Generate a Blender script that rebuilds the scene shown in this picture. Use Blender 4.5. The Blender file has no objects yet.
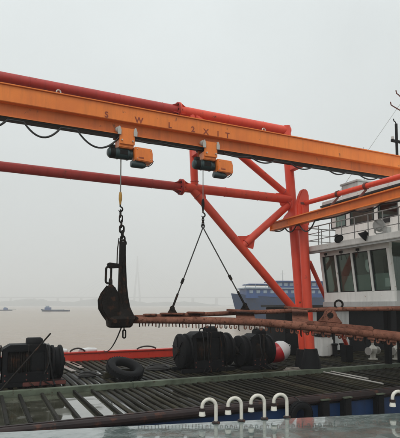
import bpy, math, random
from mathutils import Vector, Matrix
random.seed(7)
R = math.radians
sc = bpy.context.scene
col = sc.collection

# ---------------------------------------------------------------- camera, sky, sun, exposure
# world frame: X along the work barge, Y across it (away from the viewer), Z up, river surface z = 0
F, PT, YH, ZC, AZ = 470.0, R(4), 305.0, 3.6, R(25)
CY = YH - F * math.tan(PT)
cd = bpy.data.cameras.new('camera'); cam = bpy.data.objects.new('camera', cd); col.objects.link(cam)
cam.location = (0, 0, ZC); cam.rotation_euler = (R(90) + PT, 0, -AZ)
cd.sensor_fit = 'HORIZONTAL'; cd.sensor_width = 36; cd.lens = F / 400 * 36
cd.shift_y = (CY - 219) / 400
cd.clip_start = .1; cd.clip_end = 30000
sc.camera = cam

SUN_E, SUN_R = R(52), R(228)          # direction to the veiled sun: behind the viewer, to the left
w = bpy.data.worlds.new('World'); sc.world = w; w.use_nodes = True
nt = w.node_tree; N = nt.nodes; L = nt.links
for n in list(N): N.remove(n)
out = N.new('ShaderNodeOutputWorld'); bg = N.new('ShaderNodeBackground'); L.new(bg.outputs[0], out.inputs[0])
sky = N.new('ShaderNodeTexSky'); sky.sky_type = 'NISHITA'; sky.sun_disc = False
sky.sun_elevation = SUN_E; sky.sun_rotation = SUN_R; sky.air_density = 1.0; sky.dust_density = 4.0
hs = N.new('ShaderNodeHueSaturation'); hs.inputs['Saturation'].default_value = .12
L.new(sky.outputs[0], hs.inputs['Color'])
tc = N.new('ShaderNodeTexCoord'); sep = N.new('ShaderNodeSeparateXYZ'); L.new(tc.outputs['Generated'], sep.inputs[0])
mr = N.new('ShaderNodeMapRange'); mr.inputs[1].default_value = 0; mr.inputs[2].default_value = 1
mr.inputs[3].default_value = 7.5; mr.inputs[4].default_value = 11.4; L.new(sep.outputs[2], mr.inputs[0])   # overcast: brighter overhead
nz = N.new('ShaderNodeTexNoise'); nz.inputs['Scale'].default_value = 2.2; nz.inputs['Detail'].default_value = 5
L.new(tc.outputs['Generated'], nz.inputs['Vector'])
mr2 = N.new('ShaderNodeMapRange'); mr2.inputs[1].default_value = .3; mr2.inputs[2].default_value = .7
mr2.inputs[3].default_value = .91; mr2.inputs[4].default_value = 1.08; L.new(nz.outputs[0], mr2.inputs[0])
mul = N.new('ShaderNodeMath'); mul.operation = 'MULTIPLY'; L.new(mr.outputs[0], mul.inputs[0]); L.new(mr2.outputs[0], mul.inputs[1])
vs = N.new('ShaderNodeVectorMath'); vs.operation = 'SCALE'; vs.inputs[0].default_value = (.93, 1.0, 1.01); L.new(mul.outputs[0], vs.inputs['Scale'])
mx = N.new('ShaderNodeMixRGB'); mx.inputs[0].default_value = .88; L.new(hs.outputs[0], mx.inputs[1]); L.new(vs.outputs[0], mx.inputs[2])
L.new(mx.outputs[0], bg.inputs[0]); bg.inputs[1].default_value = .1
sd = bpy.data.lights.new('sun', 'SUN'); sd.energy = 1.5; sd.angle = R(25); sd.color = (1, .97, .92)
sun = bpy.data.objects.new('sun', sd); col.objects.link(sun)
dirv = Vector((math.sin(SUN_R) * math.cos(SUN_E), math.cos(SUN_R) * math.cos(SUN_E), math.sin(SUN_E)))
sun.rotation_euler = dirv.to_track_quat('Z', 'Y').to_euler(); sun.location = (0, 0, 60)
vsx = sc.view_settings
vsx.view_transform = 'Standard'; vsx.look = 'None'; vsx.exposure = 0.0; vsx.gamma = 1; vsx.use_curve_mapping = False
sc.cycles.volume_bounces = 2; sc.cycles.max_bounces = 8; sc.cycles.transparent_max_bounces = 12

# ---------------------------------------------------------------- survey: photo pixel (400 x 438) -> place on a known plane
ca, sa = math.cos(AZ), math.sin(AZ)
def P(px, py, u=None, v=None, z=None, Y=None):
    x = (px - 200) / F; y = (CY - py) / F
    fy = math.cos(PT) - y * math.sin(PT); fz = math.sin(PT) + y * math.cos(PT)
    d = (x * ca + fy * sa, -x * sa + fy * ca, fz)
    if u is not None: t = u / d[0]
    elif v is not None: t = v / d[1]
    elif z is not None: t = (z - ZC) / d[2]
    else: t = Y / fy
    return Vector((d[0] * t, d[1] * t, ZC + d[2] * t))

# ---------------------------------------------------------------- mesh helpers
class MB:
    def __init__(s): s.v = []; s.f = []
    def add(s, vs, fs):
        o = len(s.v); s.v += [Vector(p) for p in vs]; s.f += [tuple(i + o for i in f) for f in fs]; return s
    def box(s, a, b):
        (x0, y0, z0), (x1, y1, z1) = a, b
        return s.add([(x0,y0,z0),(x1,y0,z0),(x1,y1,z0),(x0,y1,z0),(x0,y0,z1),(x1,y0,z1),(x1,y1,z1),(x0,y1,z1)],
                     [(3,2,1,0),(4,5,6,7),(0,1,5,4),(1,2,6,5),(2,3,7,6),(3,0,4,7)])
    def bar(s, p, q, wd, h, up=(0,0,1)):
        p = Vector(p); q = Vector(q); d = (q - p).normalized(); up = Vector(up)
        if abs(d.dot(up)) > .98: up = Vector((0,1,0))
        a = d.cross(up).normalized() * wd / 2; b = a.cross(d).normalized() * h / 2
        vs = [p-a-b, p+a-b, p+a+b, p-a+b, q-a-b, q+a-b, q+a+b, q-a+b]
        return s.add(vs, [(0,1,2,3),(7,6,5,4),(0,4,5,1),(1,5,6,2),(2,6,7,3),(3,7,4,0)])
    def tube(s, pts, r, n=10, closed=False):
        pts = [Vector(p) for p in pts]; m = len(pts); rs = r if isinstance(r, (list, tuple)) else [r] * m
        t0 = (pts[1] - pts[0]).normalized(); a = t0.orthogonal().normalized(); rings = []
        for i in range(m):
            if closed: t = (pts[(i+1) % m] - pts[i-1]).normalized()
            else: t = (pts[min(i+1, m-1)] - pts[max(i-1, 0)]).normalized()
            a = (a - t * a.dot(t)).normalized(); b = t.cross(a)
            rings.append([pts[i] + (a * math.cos(k*2*math.pi/n) + b * math.sin(k*2*math.pi/n)) * rs[i] for k in range(n)])
        vs = [p for rg in rings for p in rg]; fs = []
        for i in range(m if closed else m - 1):
            j = (i + 1) % m
            for k in range(n): fs.append((i*n+k, i*n+(k+1) % n, j*n+(k+1) % n, j*n+k))
        if not closed: fs += [tuple(range(n-1, -1, -1)), tuple((m-1)*n + k for k in range(n))]
        return s.add(vs, fs)
    def lathe(s, prof, o, ax=(0,0,1), n=24):
        o = Vector(o); ax = Vector(ax).normalized(); a = ax.orthogonal().normalized(); b = ax.cross(a)
        vs = []; fs = []
        for r, h in prof:
            for k in range(n):
                t = k*2*math.pi/n; vs.append(o + ax*h + (a*math.cos(t) + b*math.sin(t)) * max(r, 1e-4))
        m = len(prof)
        for i in range(m-1):
            for k in range(n): fs.append((i*n+k, i*n+(k+1) % n, (i+1)*n+(k+1) % n, (i+1)*n+k))
        if prof[0] != prof[-1]: fs += [tuple(range(n-1,-1,-1)), tuple((m-1)*n+k for k in range(n))]
        return s.add(vs, fs)
    def prism(s, poly, d):                     # poly: 3D points, d: thickness vector
        d = Vector(d); n = len(poly); poly = [Vector(p) for p in poly]
        vs = [p - d/2 for p in poly] + [p + d/2 for p in poly]
        fs = [tuple(range(n-1,-1,-1)), tuple(range(n, 2*n))] + [(i, (i+1) % n, n+(i+1) % n, n+i) for i in range(n)]
        return s.add(vs, fs)
    def torus(s, c, R_, r, ax=(0,0,1), n=28, m=10, sq=1.0):
        c = Vector(c); ax = Vector(ax).normalized(); a = ax.orthogonal().normalized(); b = ax.cross(a)
        return s.tube([c + (a*math.cos(t)*sq + b*math.sin(t)) * R_ for t in [i*2*math.pi/n for i in range(n)]], r, m, True)
    def link(s, c, ln, wd, r, axis, side):     # one chain link: long along axis, wide along side
        c = Vector(c); ax = Vector(axis).normalized(); sd_ = Vector(side).normalized(); pts = []
        h = ln/2 - wd/2
        for i in range(9): t = math.pi*i/8; pts.append(c + ax*(h + math.sin(t)*wd/2) + sd_*math.cos(t)*wd/2)
        for i in range(9): t = math.pi + math.pi*i/8; pts.append(c + ax*(-h + math.sin(t)*wd/2) + sd_*math.cos(t)*wd/2)
        return s.tube(pts, r, 8, True)

def mesh(name, mb, mat, parent=None, base=None, bevel=0, ang=35, lump=None):
    base = Vector(base) if base is not None else (parent_base(parent) if parent else Vector((0,0,0)))
    me = bpy.data.meshes.new(name)
    me.from_pydata([tuple(p - base) for p in mb.v], [], mb.f); me.update()
    me.materials.append(mat)
    o = bpy.data.objects.new(name, me); col.objects.link(o)
    if parent: o.parent = parent
    else: o.location = base
    import bmesh
    bm = bmesh.new(); bm.from_mesh(me); bmesh.ops.recalc_face_normals(bm, faces=bm.faces)
    if bevel: bmesh.ops.bevel(bm, geom=[e for e in bm.edges if len(e.link_faces) == 2 and e.calc_face_angle(0) > .6], offset=bevel, segments=2, affect='EDGES', clamp_overlap=True)
    bm.to_mesh(me); bm.free()
    me.shade_smooth(); me.set_sharp_from_angle(angle=R(ang))
    return o
BASE = {}
def parent_base(o):
    while o is not None:
        if o.name in BASE: return BASE[o.name]
        o = o.parent
    return Vector((0,0,0))
def tag(o, label=None, cat=None, group=None, kind=None):
    if label: o['label'] = label
    if cat: o['category'] = cat
    if group: o['group'] = group
    if kind: o['kind'] = kind
    return o
def thing(name, label, cat, base, group=None):
    o = bpy.data.objects.new(name, None); col.objects.link(o); o.empty_display_size = .2
    o.location = base; BASE[o.name] = Vector(base); return tag(o, label, cat, group)
def copy_tree(o, parent=None, shift=None):
    c = o.copy(); col.objects.link(c); c.parent = parent
    if shift is not None: c.location = o.location + Vector(shift)
    for ch in list(o.children): copy_tree(ch, c)
    return c

# ---------------------------------------------------------------- materials
def paint(name, c1, c2=None, rough=.45, rust=.0, rustcol=(.10,.04,.018), dirt=.25, bump=.12, scale=1.2, metal=0., vary=0., streak=True, bs=45, spec=.5, coat=0.):
    m = bpy.data.materials.new(name); m.use_nodes = True
    nt = m.node_tree; N = nt.nodes; L = nt.links; b = N['Principled BSDF']
    tc = N.new('ShaderNodeTexCoord')
    def noise(sc_, det=5, mp=None):
        n = N.new('ShaderNodeTexNoise'); n.inputs['Scale'].default_value = sc_; n.inputs['Detail'].default_value = det; n.inputs['Roughness'].default_value = .62
        if mp:
            q = N.new('ShaderNodeMapping'); q.inputs['Scale'].default_value = mp; L.new(tc.outputs['Object'], q.inputs[0]); L.new(q.outputs[0], n.inputs['Vector'])
        else: L.new(tc.outputs['Object'], n.inputs['Vector'])
        return n
    def ramp(src, a, b_):
        r = N.new('ShaderNodeMapRange'); r.inputs[1].default_value = a; r.inputs[2].default_value = b_; r.clamp = True; L.new(src, r.inputs[0]); return r.outputs[0]
    def mix(fac, a, b_, mode='MIX'):
        x = N.new('ShaderNodeMixRGB'); x.blend_type = mode
        for i, q in ((0, fac), (1, a), (2, b_)):
            if isinstance(q, tuple): x.inputs[i].default_value = q + (1,) if len(q) == 3 else q
            elif isinstance(q, (float, int)): x.inputs[i].default_value = q
            else: L.new(q, x.inputs[i])
        return x.outputs[0]
    c2 = c2 or tuple(k*.72 for k in c1)
    c = mix(ramp(noise(scale).outputs[0], .35, .68), c1, c2)
    if dirt:
        d = ramp(noise(2.2 if streak else scale*3, 6, (3.5,3.5,.35) if streak else None).outputs[0], .48, .74)
        x = N.new('ShaderNodeMath'); x.operation = 'MULTIPLY'; x.inputs[1].default_value = dirt; L.new(d, x.inputs[0])
        c = mix(x.outputs[0], c, tuple(k*.25 + .012 for k in c1))
    rg = None
    if rust:
        rr = ramp(noise(scale*4.5, 9).outputs[0], .66 - rust*.3, .74 - rust*.25)
        c = mix(rr, c, rustcol); rg = rr
    if vary:
        oi = N.new('ShaderNodeObjectInfo'); q = N.new('ShaderNodeMapRange'); q.inputs[3].default_value = 1 - vary; q.inputs[4].default_value = 1 + vary; L.new(oi.outputs['Random'], q.inputs[0])
        vm = N.new('ShaderNodeVectorMath'); vm.operation = 'SCALE'; L.new(c, vm.inputs[0]); L.new(q.outputs[0], vm.inputs['Scale']); c = vm.outputs[0]
    L.new(c, b.inputs['Base Color'])
    rn = N.new('ShaderNodeMapRange'); rn.inputs[3].default_value = max(rough-.12, .03); rn.inputs[4].default_value = min(rough+.15, 1); L.new(noise(scale*7, 4).outputs[0], rn.inputs[0])
    L.new(rn.outputs[0], b.inputs['Roughness'])
    b.inputs['Metallic'].default_value = metal; b.inputs['Specular IOR Level'].default_value = spec
    b.inputs['Coat Weight'].default_value = coat; b.inputs['Coat Roughness'].default_value = .15
    if bump:
        bp = N.new('ShaderNodeBump'); bp.inputs['Strength'].default_value = bump; bp.inputs['Distance'].default_value = .02
        L.new(noise(bs, 6).outputs[0], bp.inputs['Height']); L.new(bp.outputs[0], b.inputs['Normal'])
    return m
def wet(name, dry, algae, wetrough=.04, thr=(.42,.52), scale=.9, bmp=.08):
    """steel plate with standing water: glossy where the low patches hold water"""
    m = paint(name, dry, algae, rough=.55, scale=2.2, dirt=.3, streak=False, bump=0)
    nt = m.node_tree; N = nt.nodes; L = nt.links; b = N['Principled BSDF']
    tc = N.new('ShaderNodeTexCoord'); n = N.new('ShaderNodeTexNoise'); n.inputs['Scale'].default_value = scale; n.inputs['Detail'].default_value = 6
    L.new(tc.outputs['Object'], n.inputs['Vector'])
    r = N.new('ShaderNodeMapRange'); r.inputs[1].default_value = thr[0]; r.inputs[2].default_value = thr[1]; r.inputs[3].default_value = .5; r.inputs[4].default_value = wetrough
    L.new(n.outputs[0], r.inputs[0]); L.new(r.outputs[0], b.inputs['Roughness'])
    n2 = N.new('ShaderNodeTexNoise'); n2.inputs['Scale'].default_value = 7; n2.inputs['Detail'].default_value = 3; L.new(tc.outputs['Object'], n2.inputs['Vector'])
    bp = N.new('ShaderNodeBump'); bp.inputs['Strength'].default_value = bmp; bp.inputs['Distance'].default_value = .02; L.new(n2.outputs[0], bp.inputs['Height']); L.new(bp.outputs[0], b.inputs['Normal'])
    r2 = N.new('ShaderNodeMapRange'); r2.inputs[1].default_value = thr[0]; r2.inputs[2].default_value = thr[1]; r2.inputs[3].default_value = 0; r2.inputs[4].default_value = .9
    L.new(n.outputs[0], r2.inputs[0]); L.new(r2.outputs[0], b.inputs['Coat Weight']); b.inputs['Coat Roughness'].default_value = .03; b.inputs['Coat IOR'].default_value = 1.6
    return m
M = {}
M['red'] = paint('red paint', (.76,.080,.036), (.66,.060,.030), rough=.42, rust=.08, dirt=.22)
M['crimson'] = paint('weathered crimson paint', (.46,.042,.034), (.36,.032,.026), rough=.5, rust=.10, dirt=.35)
M['orange'] = paint('orange paint', (.84,.222,.028), (.72,.175,.024), rough=.42, rust=.06, dirt=.25, rustcol=(.22,.06,.02))
M['orange2'] = paint('orange web paint', (.68,.165,.022), (.56,.13,.02), rough=.48, rust=.10, dirt=.32, rustcol=(.20,.06,.02))
M['grease'] = paint('greasy black steel', (.010,.008,.007), rough=.5, rust=.1, spec=.14)  # black steel; also the painted shade of the hoist beam's bottom flange
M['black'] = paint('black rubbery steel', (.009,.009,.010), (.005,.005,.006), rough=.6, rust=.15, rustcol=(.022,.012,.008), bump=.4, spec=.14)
M['blacksteel'] = paint('black tarred iron', (.012,.009,.007), (.006,.005,.0045), rough=.6, rust=.42, rustcol=(.045,.020,.011), bump=1.0, bs=14, spec=.14)
M['motor'] = paint('dark teal motor paint', (.020,.048,.052), (.012,.026,.028), rough=.38, rust=.04)
M['rustpipe'] = paint('rusty pipe', (.27,.115,.075), (.12,.045,.028), rough=.8, rust=.42, rustcol=(.075,.028,.016), scale=2.4, bump=.8, bs=22, dirt=.45, spec=.2)
M['rustplate'] = paint('rust red plate', (.25,.105,.07), (.10,.038,.024), rough=.8, rust=.36, rustcol=(.06,.024,.014), bump=.8, bs=22, scale=3, spec=.2)
M['rustred'] = paint('red lead plate', (.16,.035,.028), (.10,.03,.022), rough=.6, rust=.2)
M['slat'] = paint('wet dark deck bar', (.034,.031,.017), (.014,.011,.006), rough=.6, rust=.3, rustcol=(.022,.011,.006), vary=.7, streak=False, bump=.6, scale=1.3, bs=30, spec=.12)
M['rib'] = paint('dark steel rib', (.018,.017,.012), (.010,.008,.006), rough=.6, spec=.12, rust=.2, rustcol=(.05,.025,.014), vary=.3, streak=False, bump=.3)
M['deck'] = wet('dark oily deck plate', (.012,.010,.007), (.006,.005,.004), thr=(.46,.56), scale=.7, wetrough=.08, bmp=.12)
M['wetdeck'] = wet('wet deck plate', (.10,.10,.075), (.035,.035,.02), thr=(.36,.47), scale=1.3)
M['neardeck'] = wet('wet green deck', (.15,.19,.18), (.09,.125,.12), thr=(.25,.5), scale=3.2, wetrough=.07, bmp=.22)
M['strip'] = paint('pale green beam paint', (.14,.165,.12), (.055,.065,.045), spec=.14, rough=.55, rust=.2, rustcol=(.06,.045,.03), streak=False, scale=2)
M['bluehull'] = paint('blue hull paint', (.007,.035,.11), (.005,.02,.065), rough=.45, rust=.18, rustcol=(.03,.022,.02), dirt=.5)
M['strake'] = paint('brown rubbing strake', (.030,.018,.017), (.014,.009,.009), spec=.3, rough=.5, rust=.3, rustcol=(.08,.03,.018))
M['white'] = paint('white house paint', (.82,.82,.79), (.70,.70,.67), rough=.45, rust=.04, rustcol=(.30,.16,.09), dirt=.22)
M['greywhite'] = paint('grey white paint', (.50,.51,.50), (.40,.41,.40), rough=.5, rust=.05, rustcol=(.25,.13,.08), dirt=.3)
M['vent'] = paint('cream vent paint', (.70,.68,.61), (.56,.53,.46), rough=.4, rust=.10, rustcol=(.16,.08,.04), scale=6, dirt=.3)
M['roofdark'] = paint('dark roof edge', (.02,.02,.022), rough=.6)
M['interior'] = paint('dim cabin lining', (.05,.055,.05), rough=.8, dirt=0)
M['curtain'] = paint('teal half curtain', (.36,.41,.39), (.28,.33,.31), rough=.9, dirt=.1)
M['cloth'] = paint('white cloth', (.75,.76,.76), rough=.9, dirt=.05)
M['rail'] = paint('grey rail paint', (.30,.31,.30), (.2,.2,.2), rough=.45, rust=.15)
M['rubber'] = paint('tyre rubber', (.012,.012,.013), (.007,.007,.008), spec=.14, rough=.65, bump=.3, dirt=.2)
M['steelrope'] = paint('wire rope', (.34,.33,.31), (.2,.19,.18), rough=.5, metal=.2, bump=.3, bs=150)
M['darkrope'] = paint('dark sling', (.03,.028,.026), rough=.7)
M['cable'] = paint('black cable sheath', (.012,.012,.013), rough=.4)
M['gold'] = paint('yellow hook paint', (.50,.27,.03), (.35,.17,.02), rough=.5, rust=.25)
M['letter'] = paint('dark red lettering', (.22,.032,.014), (.36,.07,.018), rough=.6, scale=6, dirt=.3)
M['steel'] = paint('galvanised bracket', (.52,.50,.46), (.36,.34,.31), rough=.4, metal=.4)
M['buoyred'] = paint('buoy red', (.50,.012,.018), rough=.35)
M['shipblue'] = paint('ship blue', (.014,.07,.23), (.010,.05,.17), rough=.5, rust=.05)
M['shiphull'] = paint('ship hull dark blue', (.003,.030,.10), (.006,.026,.07), rough=.5, rust=.2)
M['shipwhite'] = paint('ship pale blue', (.26,.34,.42), rough=.5)
M['concrete'] = paint('bridge concrete', (.22,.22,.22), scale=.05, rough=.8, bump=0)
M['shore'] = paint('far shore trees', (.045,.06,.05), (.03,.045,.04), scale=.01, rough=.9, bump=0, dirt=0)
M['brightred'] = paint('bright red gunwale paint', (.62,.045,.022), (.52,.035,.02), rough=.3, rust=.03, dirt=.15, coat=.3)
M['plank'] = paint('pale wet plank', (.30,.29,.25), (.18,.17,.14), rough=.18, streak=False, vary=.2)  # pale tone holds the sheen of the wet strips

def glass(name, tint, ior=1.5):
    m = bpy.data.materials.new(name); m.use_nodes = True; nt = m.node_tree; N = nt.nodes; L = nt.links
    N.remove(N['Principled BSDF']); o = N['Material Output']
    t = N.new('ShaderNodeBsdfTransparent'); t.inputs[0].default_value = tint + (1,)
    g = N.new('ShaderNodeBsdfGlossy'); g.inputs['Roughness'].default_value = .04; g.inputs[0].default_value = (.9,.95,.93,1)
    f = N.new('ShaderNodeFresnel'); f.inputs[0].default_value = ior
    tc = N.new('ShaderNodeTexCoord'); n = N.new('ShaderNodeTexNoise'); n.inputs['Scale'].default_value = 2.; L.new(tc.outputs['Object'], n.inputs['Vector'])
    bp = N.new('ShaderNodeBump'); bp.inputs['Strength'].default_value = .03; L.new(n.outputs[0], bp.inputs['Height']); L.new(bp.outputs[0], g.inputs['Normal'])
    x = N.new('ShaderNodeMixShader'); L.new(f.outputs[0], x.inputs[0]); L.new(t.outputs[0], x.inputs[1]); L.new(g.outputs[0], x.inputs[2]); L.new(x.outputs[0], o.inputs[0])
    return m
M['glass'] = glass('window glass', (.80,.87,.84), 1.27)

# ---------------------------------------------------------------- river, far shore, bridge
def water_mat():
    m = bpy.data.materials.new('muddy river water'); m.use_nodes = True; nt = m.node_tree; N = nt.nodes; L = nt.links; b = N['Principled BSDF']
    b.inputs['Base Color'].default_value = (.30,.235,.175,1); b.inputs['Roughness'].default_value = .22; b.inputs['IOR'].default_value = 1.33
    tc = N.new('ShaderNodeTexCoord'); hs = []
    n0 = N.new('ShaderNodeTexNoise'); n0.inputs['Scale'].default_value = .02; n0.inputs['Detail'].default_value = 4
    mp = N.new('ShaderNodeMapping'); mp.inputs['Scale'].default_value = (1, 3, 1); mp.inputs['Rotation'].default_value = (0,0,R(25))
    L.new(tc.outputs['Object'], mp.inputs[0]); L.new(mp.outputs[0], n0.inputs['Vector'])
    x = N.new('ShaderNodeMixRGB'); x.inputs[1].default_value = (.33,.26,.195,1); x.inputs[2].default_value = (.26,.205,.155,1); L.new(n0.outputs[0], x.inputs[0]); L.new(x.outputs[0], b.inputs['Base Color'])
    prev = None
    for s_, st, ds in ((.35,.5,.5), (1.6,.45,.12), (6,.3,.03)):
        n = N.new('ShaderNodeTexNoise'); n.inputs['Scale'].default_value = s_; n.inputs['Detail'].default_value = 4; L.new(mp.outputs[0], n.inputs['Vector'])
        bp = N.new('ShaderNodeBump'); bp.inputs['Strength'].default_value = st; bp.inputs['Distance'].default_value = ds; L.new(n.outputs[0], bp.inputs['Height'])
        if prev: L.new(prev.outputs[0], bp.inputs['Normal'])
        prev = bp
    L.new(prev.outputs[0], b.inputs['Normal']); return m
M['water'] = water_mat()
B = 7000
mb = MB().add([(-B,-B,0),(B,-B,0),(B,B,0),(-B,B,0)], [(0,1,2,3)])
tag(mesh('river', mb, M['water']), kind='structure')

def ship_dir(px0, px1, Y0, Y1, z): return P(px0, 305, Y=Y0), P(px1, 305, Y=Y1)
# far bank: a low wooded rise on the other side
mb = MB(); top = []; n = 160
for i in range(n + 1):
    px = -220 + 840*i/n
    q = P(px, 305, Y=1500); h = 14 + 7*math.sin(i*.13) + 5*math.sin(i*.41+1) + random.uniform(-2, 3) + 12*max(0, math.sin(i*.05+.4))
    top.append((q.x, q.y, h))
vs = []; fs = []
for i, (x, y, h) in enumerate(top):
    d = Vector((x, y, 0)).normalized() * 200
    vs += [(x, y, -.5), (x + d.x*.1, y + d.y*.1, h*.8), (x + d.x*.3, y + d.y*.3, h), (x + d.x, y + d.y, -.5)]
for i in range(n):
    for k in range(3): fs.append((4*i+k, 4*i+4+k, 4*i+5+k, 4*i+k+1))
tag(mesh('far_shore', MB().add(vs, fs), M['shore'], base=(top[80][0], top[80][1], 0)), kind='structure')

BY = 1900
bp0 = P(137, 305, Y=BY); zdeck = P(137, 297.5, Y=BY).z
br = thing('cable_stayed_bridge', 'pale cable-stayed bridge with tall pylon, faint in the haze across the river', 'bridge', (bp0.x, bp0.y, 0))
a = P(-260, 305, Y=BY); b_ = P(520, 305, Y=BY); a.z = b_.z = zdeck
mesh('deck', MB().bar(a, b_, 26, 5), M['concrete'], br)
right = (b_ - a).normalized(); fwd = Vector((right.y, -right.x, 0)) * -1
ztop = P(137, 256, Y=BY).z
for s in (-1, 1):
    f0 = Vector((bp0.x, bp0.y, -2)) + right*s*13 + fwd*0
    mesh('pylon_leg', MB().tube([f0, Vector((bp0.x, bp0.y, zdeck)) + right*s*11, Vector((bp0.x, bp0.y, zdeck + (ztop-zdeck)*.62)) + right*s*3], [4.5, 4, 3.2], 6), M['concrete'], br)
mesh('pylon_head', MB().tube([Vector((bp0.x, bp0.y, zdeck + (ztop-zdeck)*.58)), Vector((bp0.x, bp0.y, ztop))], [5, 2.6], 6), M['concrete'], br)
for i in range(1, 10):
    for s in (-1, 1):
        p1 = Vector((bp0.x, bp0.y, ztop - 3 - i*4.5)); p2 = Vector((bp0.x, bp0.y, zdeck+2)) + right*s*(20 + (11-i)*26)
        mesh('stay_cable', MB().bar(p1, p2, .5, .5), M['concrete'], br)
for k in range(-9, 15):
    if k == 0: continue
    c = Vector((bp0.x, bp0.y, 0)) + right*(k*95 + (130 if k > 0 else -130))
    mesh('pier', MB().box((c.x-4, c.y-5, -2), (c.x+4, c.y+5, zdeck-2)), M['concrete'], br)

# ---------------------------------------------------------------- vessels on the river
def hull_mesh(o, ax, ln, bm_, z0, z1, bow=.22, sheer=.6, n=14):
    """hull from bow (t=0) to stern along ax; returns MB"""
    ax = Vector(ax).normalized(); sd_ = Vector((-ax.y, ax.x, 0)); o = Vector(o); vs = []; fs = []
    for i in range(n+1):
        t = i/n; k = min(1, (t/bow))**.55 if t < bow else 1; k *= 1 - .12*max(0, t-.85)/.15
        zt = z1 + sheer*(1-min(1, t/.35))**2; rk = (1-t)*0
        for zz, wk, sh in ((z0, .72, .06*(1-t)), (z0*.4+zt*.6, .95, .02*(1-t)), (zt, 1, 0)):
            for s in (-1, 1): vs.append(o + ax*(ln*(t+sh)) + sd_*(s*bm_/2*k*wk) + Vector((0,0,zz)))
    for i in range(n):
        a = i*6; b = a+6
        for q in (0, 2):
            fs += [(a+q, b+q, b+q+2, a+q+2), (a+q+1, a+q+3, b+q+3, b+q+1)]
        fs += [(a+4, b+4, b+5, a+5), (a, a+1, b+1, b)]
    fs += [(0,2,3,1), (2,4,5,3), (n*6, n*6+1, n*6+3, n*6+2), (n*6+2, n*6+3, n*6+5, n*6+4)]
    return MB().add(vs, fs)

SY = 100
bow = P(231, 305, Y=SY); bow.z = 0
ax = Vector((ca, -sa, 0)).lerp(Vector((1,0,0)), .35).normalized()      # lies nearly square to the view, stern a little away
sdv = Vector((-ax.y, ax.x, 0))
def zy(py, Y=SY): return P(200, py, Y=Y).z
bs = thing('blue_cargo_ship', 'blue river ship with two-tier superstructure moored behind the red gantry posts', 'ship', bow)
hl = mesh('hull', hull_mesh(bow, ax, 34, 8, -.6, zy(297.5), sheer=.9), M['shiphull'], bs)
mesh('bulwark_band', hull_mesh(bow + ax*.02, ax, 34.1, 8.14, zy(299.6), zy(298), sheer=.9), M['shipblue'], bs)
def tier(t0, t1, w_, z0, z1, nm, mat=M['shipblue']):
    c = bow + ax*t0; d = bow + ax*t1; m = Vector((0,0,(z0+z1)/2))
    return mesh(nm, MB().bar(c+m, d+m, w_, z1-z0), mat, bs)
z1, z2, z3 = zy(297), zy(289), zy(282)
t1 = tier(2.6, 32, 6.4, z1-.3, z2, 'lower_tier'); tier(2.2, 33, 7.2, z2, z2+.22, 'boat_deck', M['shipwhite'])
t2 = tier(9, 30, 5.2, z2+.22, z3, 'upper_tier'); tier(8.2, 31, 6.2, z3, z3+.2, 'roof')
for nm, tt, ta, tb, w_, za, zb, ww, gp in (('window', t1, 3.2, 26, 6.4, z1+.75, z1+1.35, .75, 1.5), ('window', t2, 9.6, 28, 5.2, z2+.65, z3-.2, .8, 1.25)):
    t = ta
    while t < tb:
        c = bow + ax*t - sdv*(w_/2 + .03); d = c + ax*ww; q = Vector((0,0,(za+zb)/2))
        mesh(nm, MB().bar(c+q, d+q, .12, zb-za), M['shipwhite'], tt); t += gp
for t in (2.4, 4.6, 6.8, 8.6):
    c = bow + ax*t - sdv*3.0; mesh('awning_post', MB().tube([c + Vector((0,0,z2)), c + Vector((0,0,z2+.9))], .06, 6), M['shipwhite'], bs)
tier(3.2, 9.0, 5.6, z2+.85, z2+1.05, 'awning')
for t, h in ((11.5, 2.6), (16.5, 4.2)):
    c = bow + ax*t; mesh('mast', MB().tube([c + Vector((0,0,z3)), c + Vector((0,0,z3+h))], [.09,.05], 6).bar(c + Vector((0,0,z3+h*.7)) - ax*.6, c + Vector((0,0,z3+h*.7)) + ax*.6, .06, .06), M['greywhite'], bs)

def small_vessel(px, Y, ln, label, rev=False, cabin=.25):
    o = P(px, 305, Y=Y); o.z = 0; axx = Vector((ca, -sa, 0))
    if rev: o = o + axx*ln; axx = -axx
    t = thing('river_barge', label, 'boat', o)
    mesh('hull', hull_mesh(o, axx, ln, ln*.2, -.3, ln*.055, sheer=ln*.03), M['shiphull'], t)
    a = o + axx*ln*(cabin); z = ln*.05
    mesh('cabin', MB().bar(a + Vector((0,0,z+ln*.045)), a + axx*ln*.2 + Vector((0,0,z+ln*.045)), ln*.13, ln*.10), M['shipblue'], t)
    mesh('wheelhouse', MB().bar(a + axx*ln*.03 + Vector((0,0,z+ln*.12)), a + axx*ln*.13 + Vector((0,0,z+ln*.12)), ln*.09, ln*.06), M['shipwhite'], t)
    mesh('hatch', MB().bar(a + axx*ln*.25 + Vector((0,0,z+ln*.012)), a + axx*ln*.66 + Vector((0,0,z+ln*.012)), ln*.13, ln*.03), M['greywhite'], t)
    mesh('mast', MB().tube([a + Vector((0,0,z)), a + Vector((0,0,z+ln*.2))], ln*.004, 5), M['greywhite'], t)
small_vessel(41, 262, 15.8, 'small blue-grey barge with cabin, larger of the two boats far out on the river', cabin=.15)
small_vessel(-6, 300, 11.5, 'tiny grey barge at left edge, smaller of the two boats far out on the river', cabin=.55)

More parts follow.
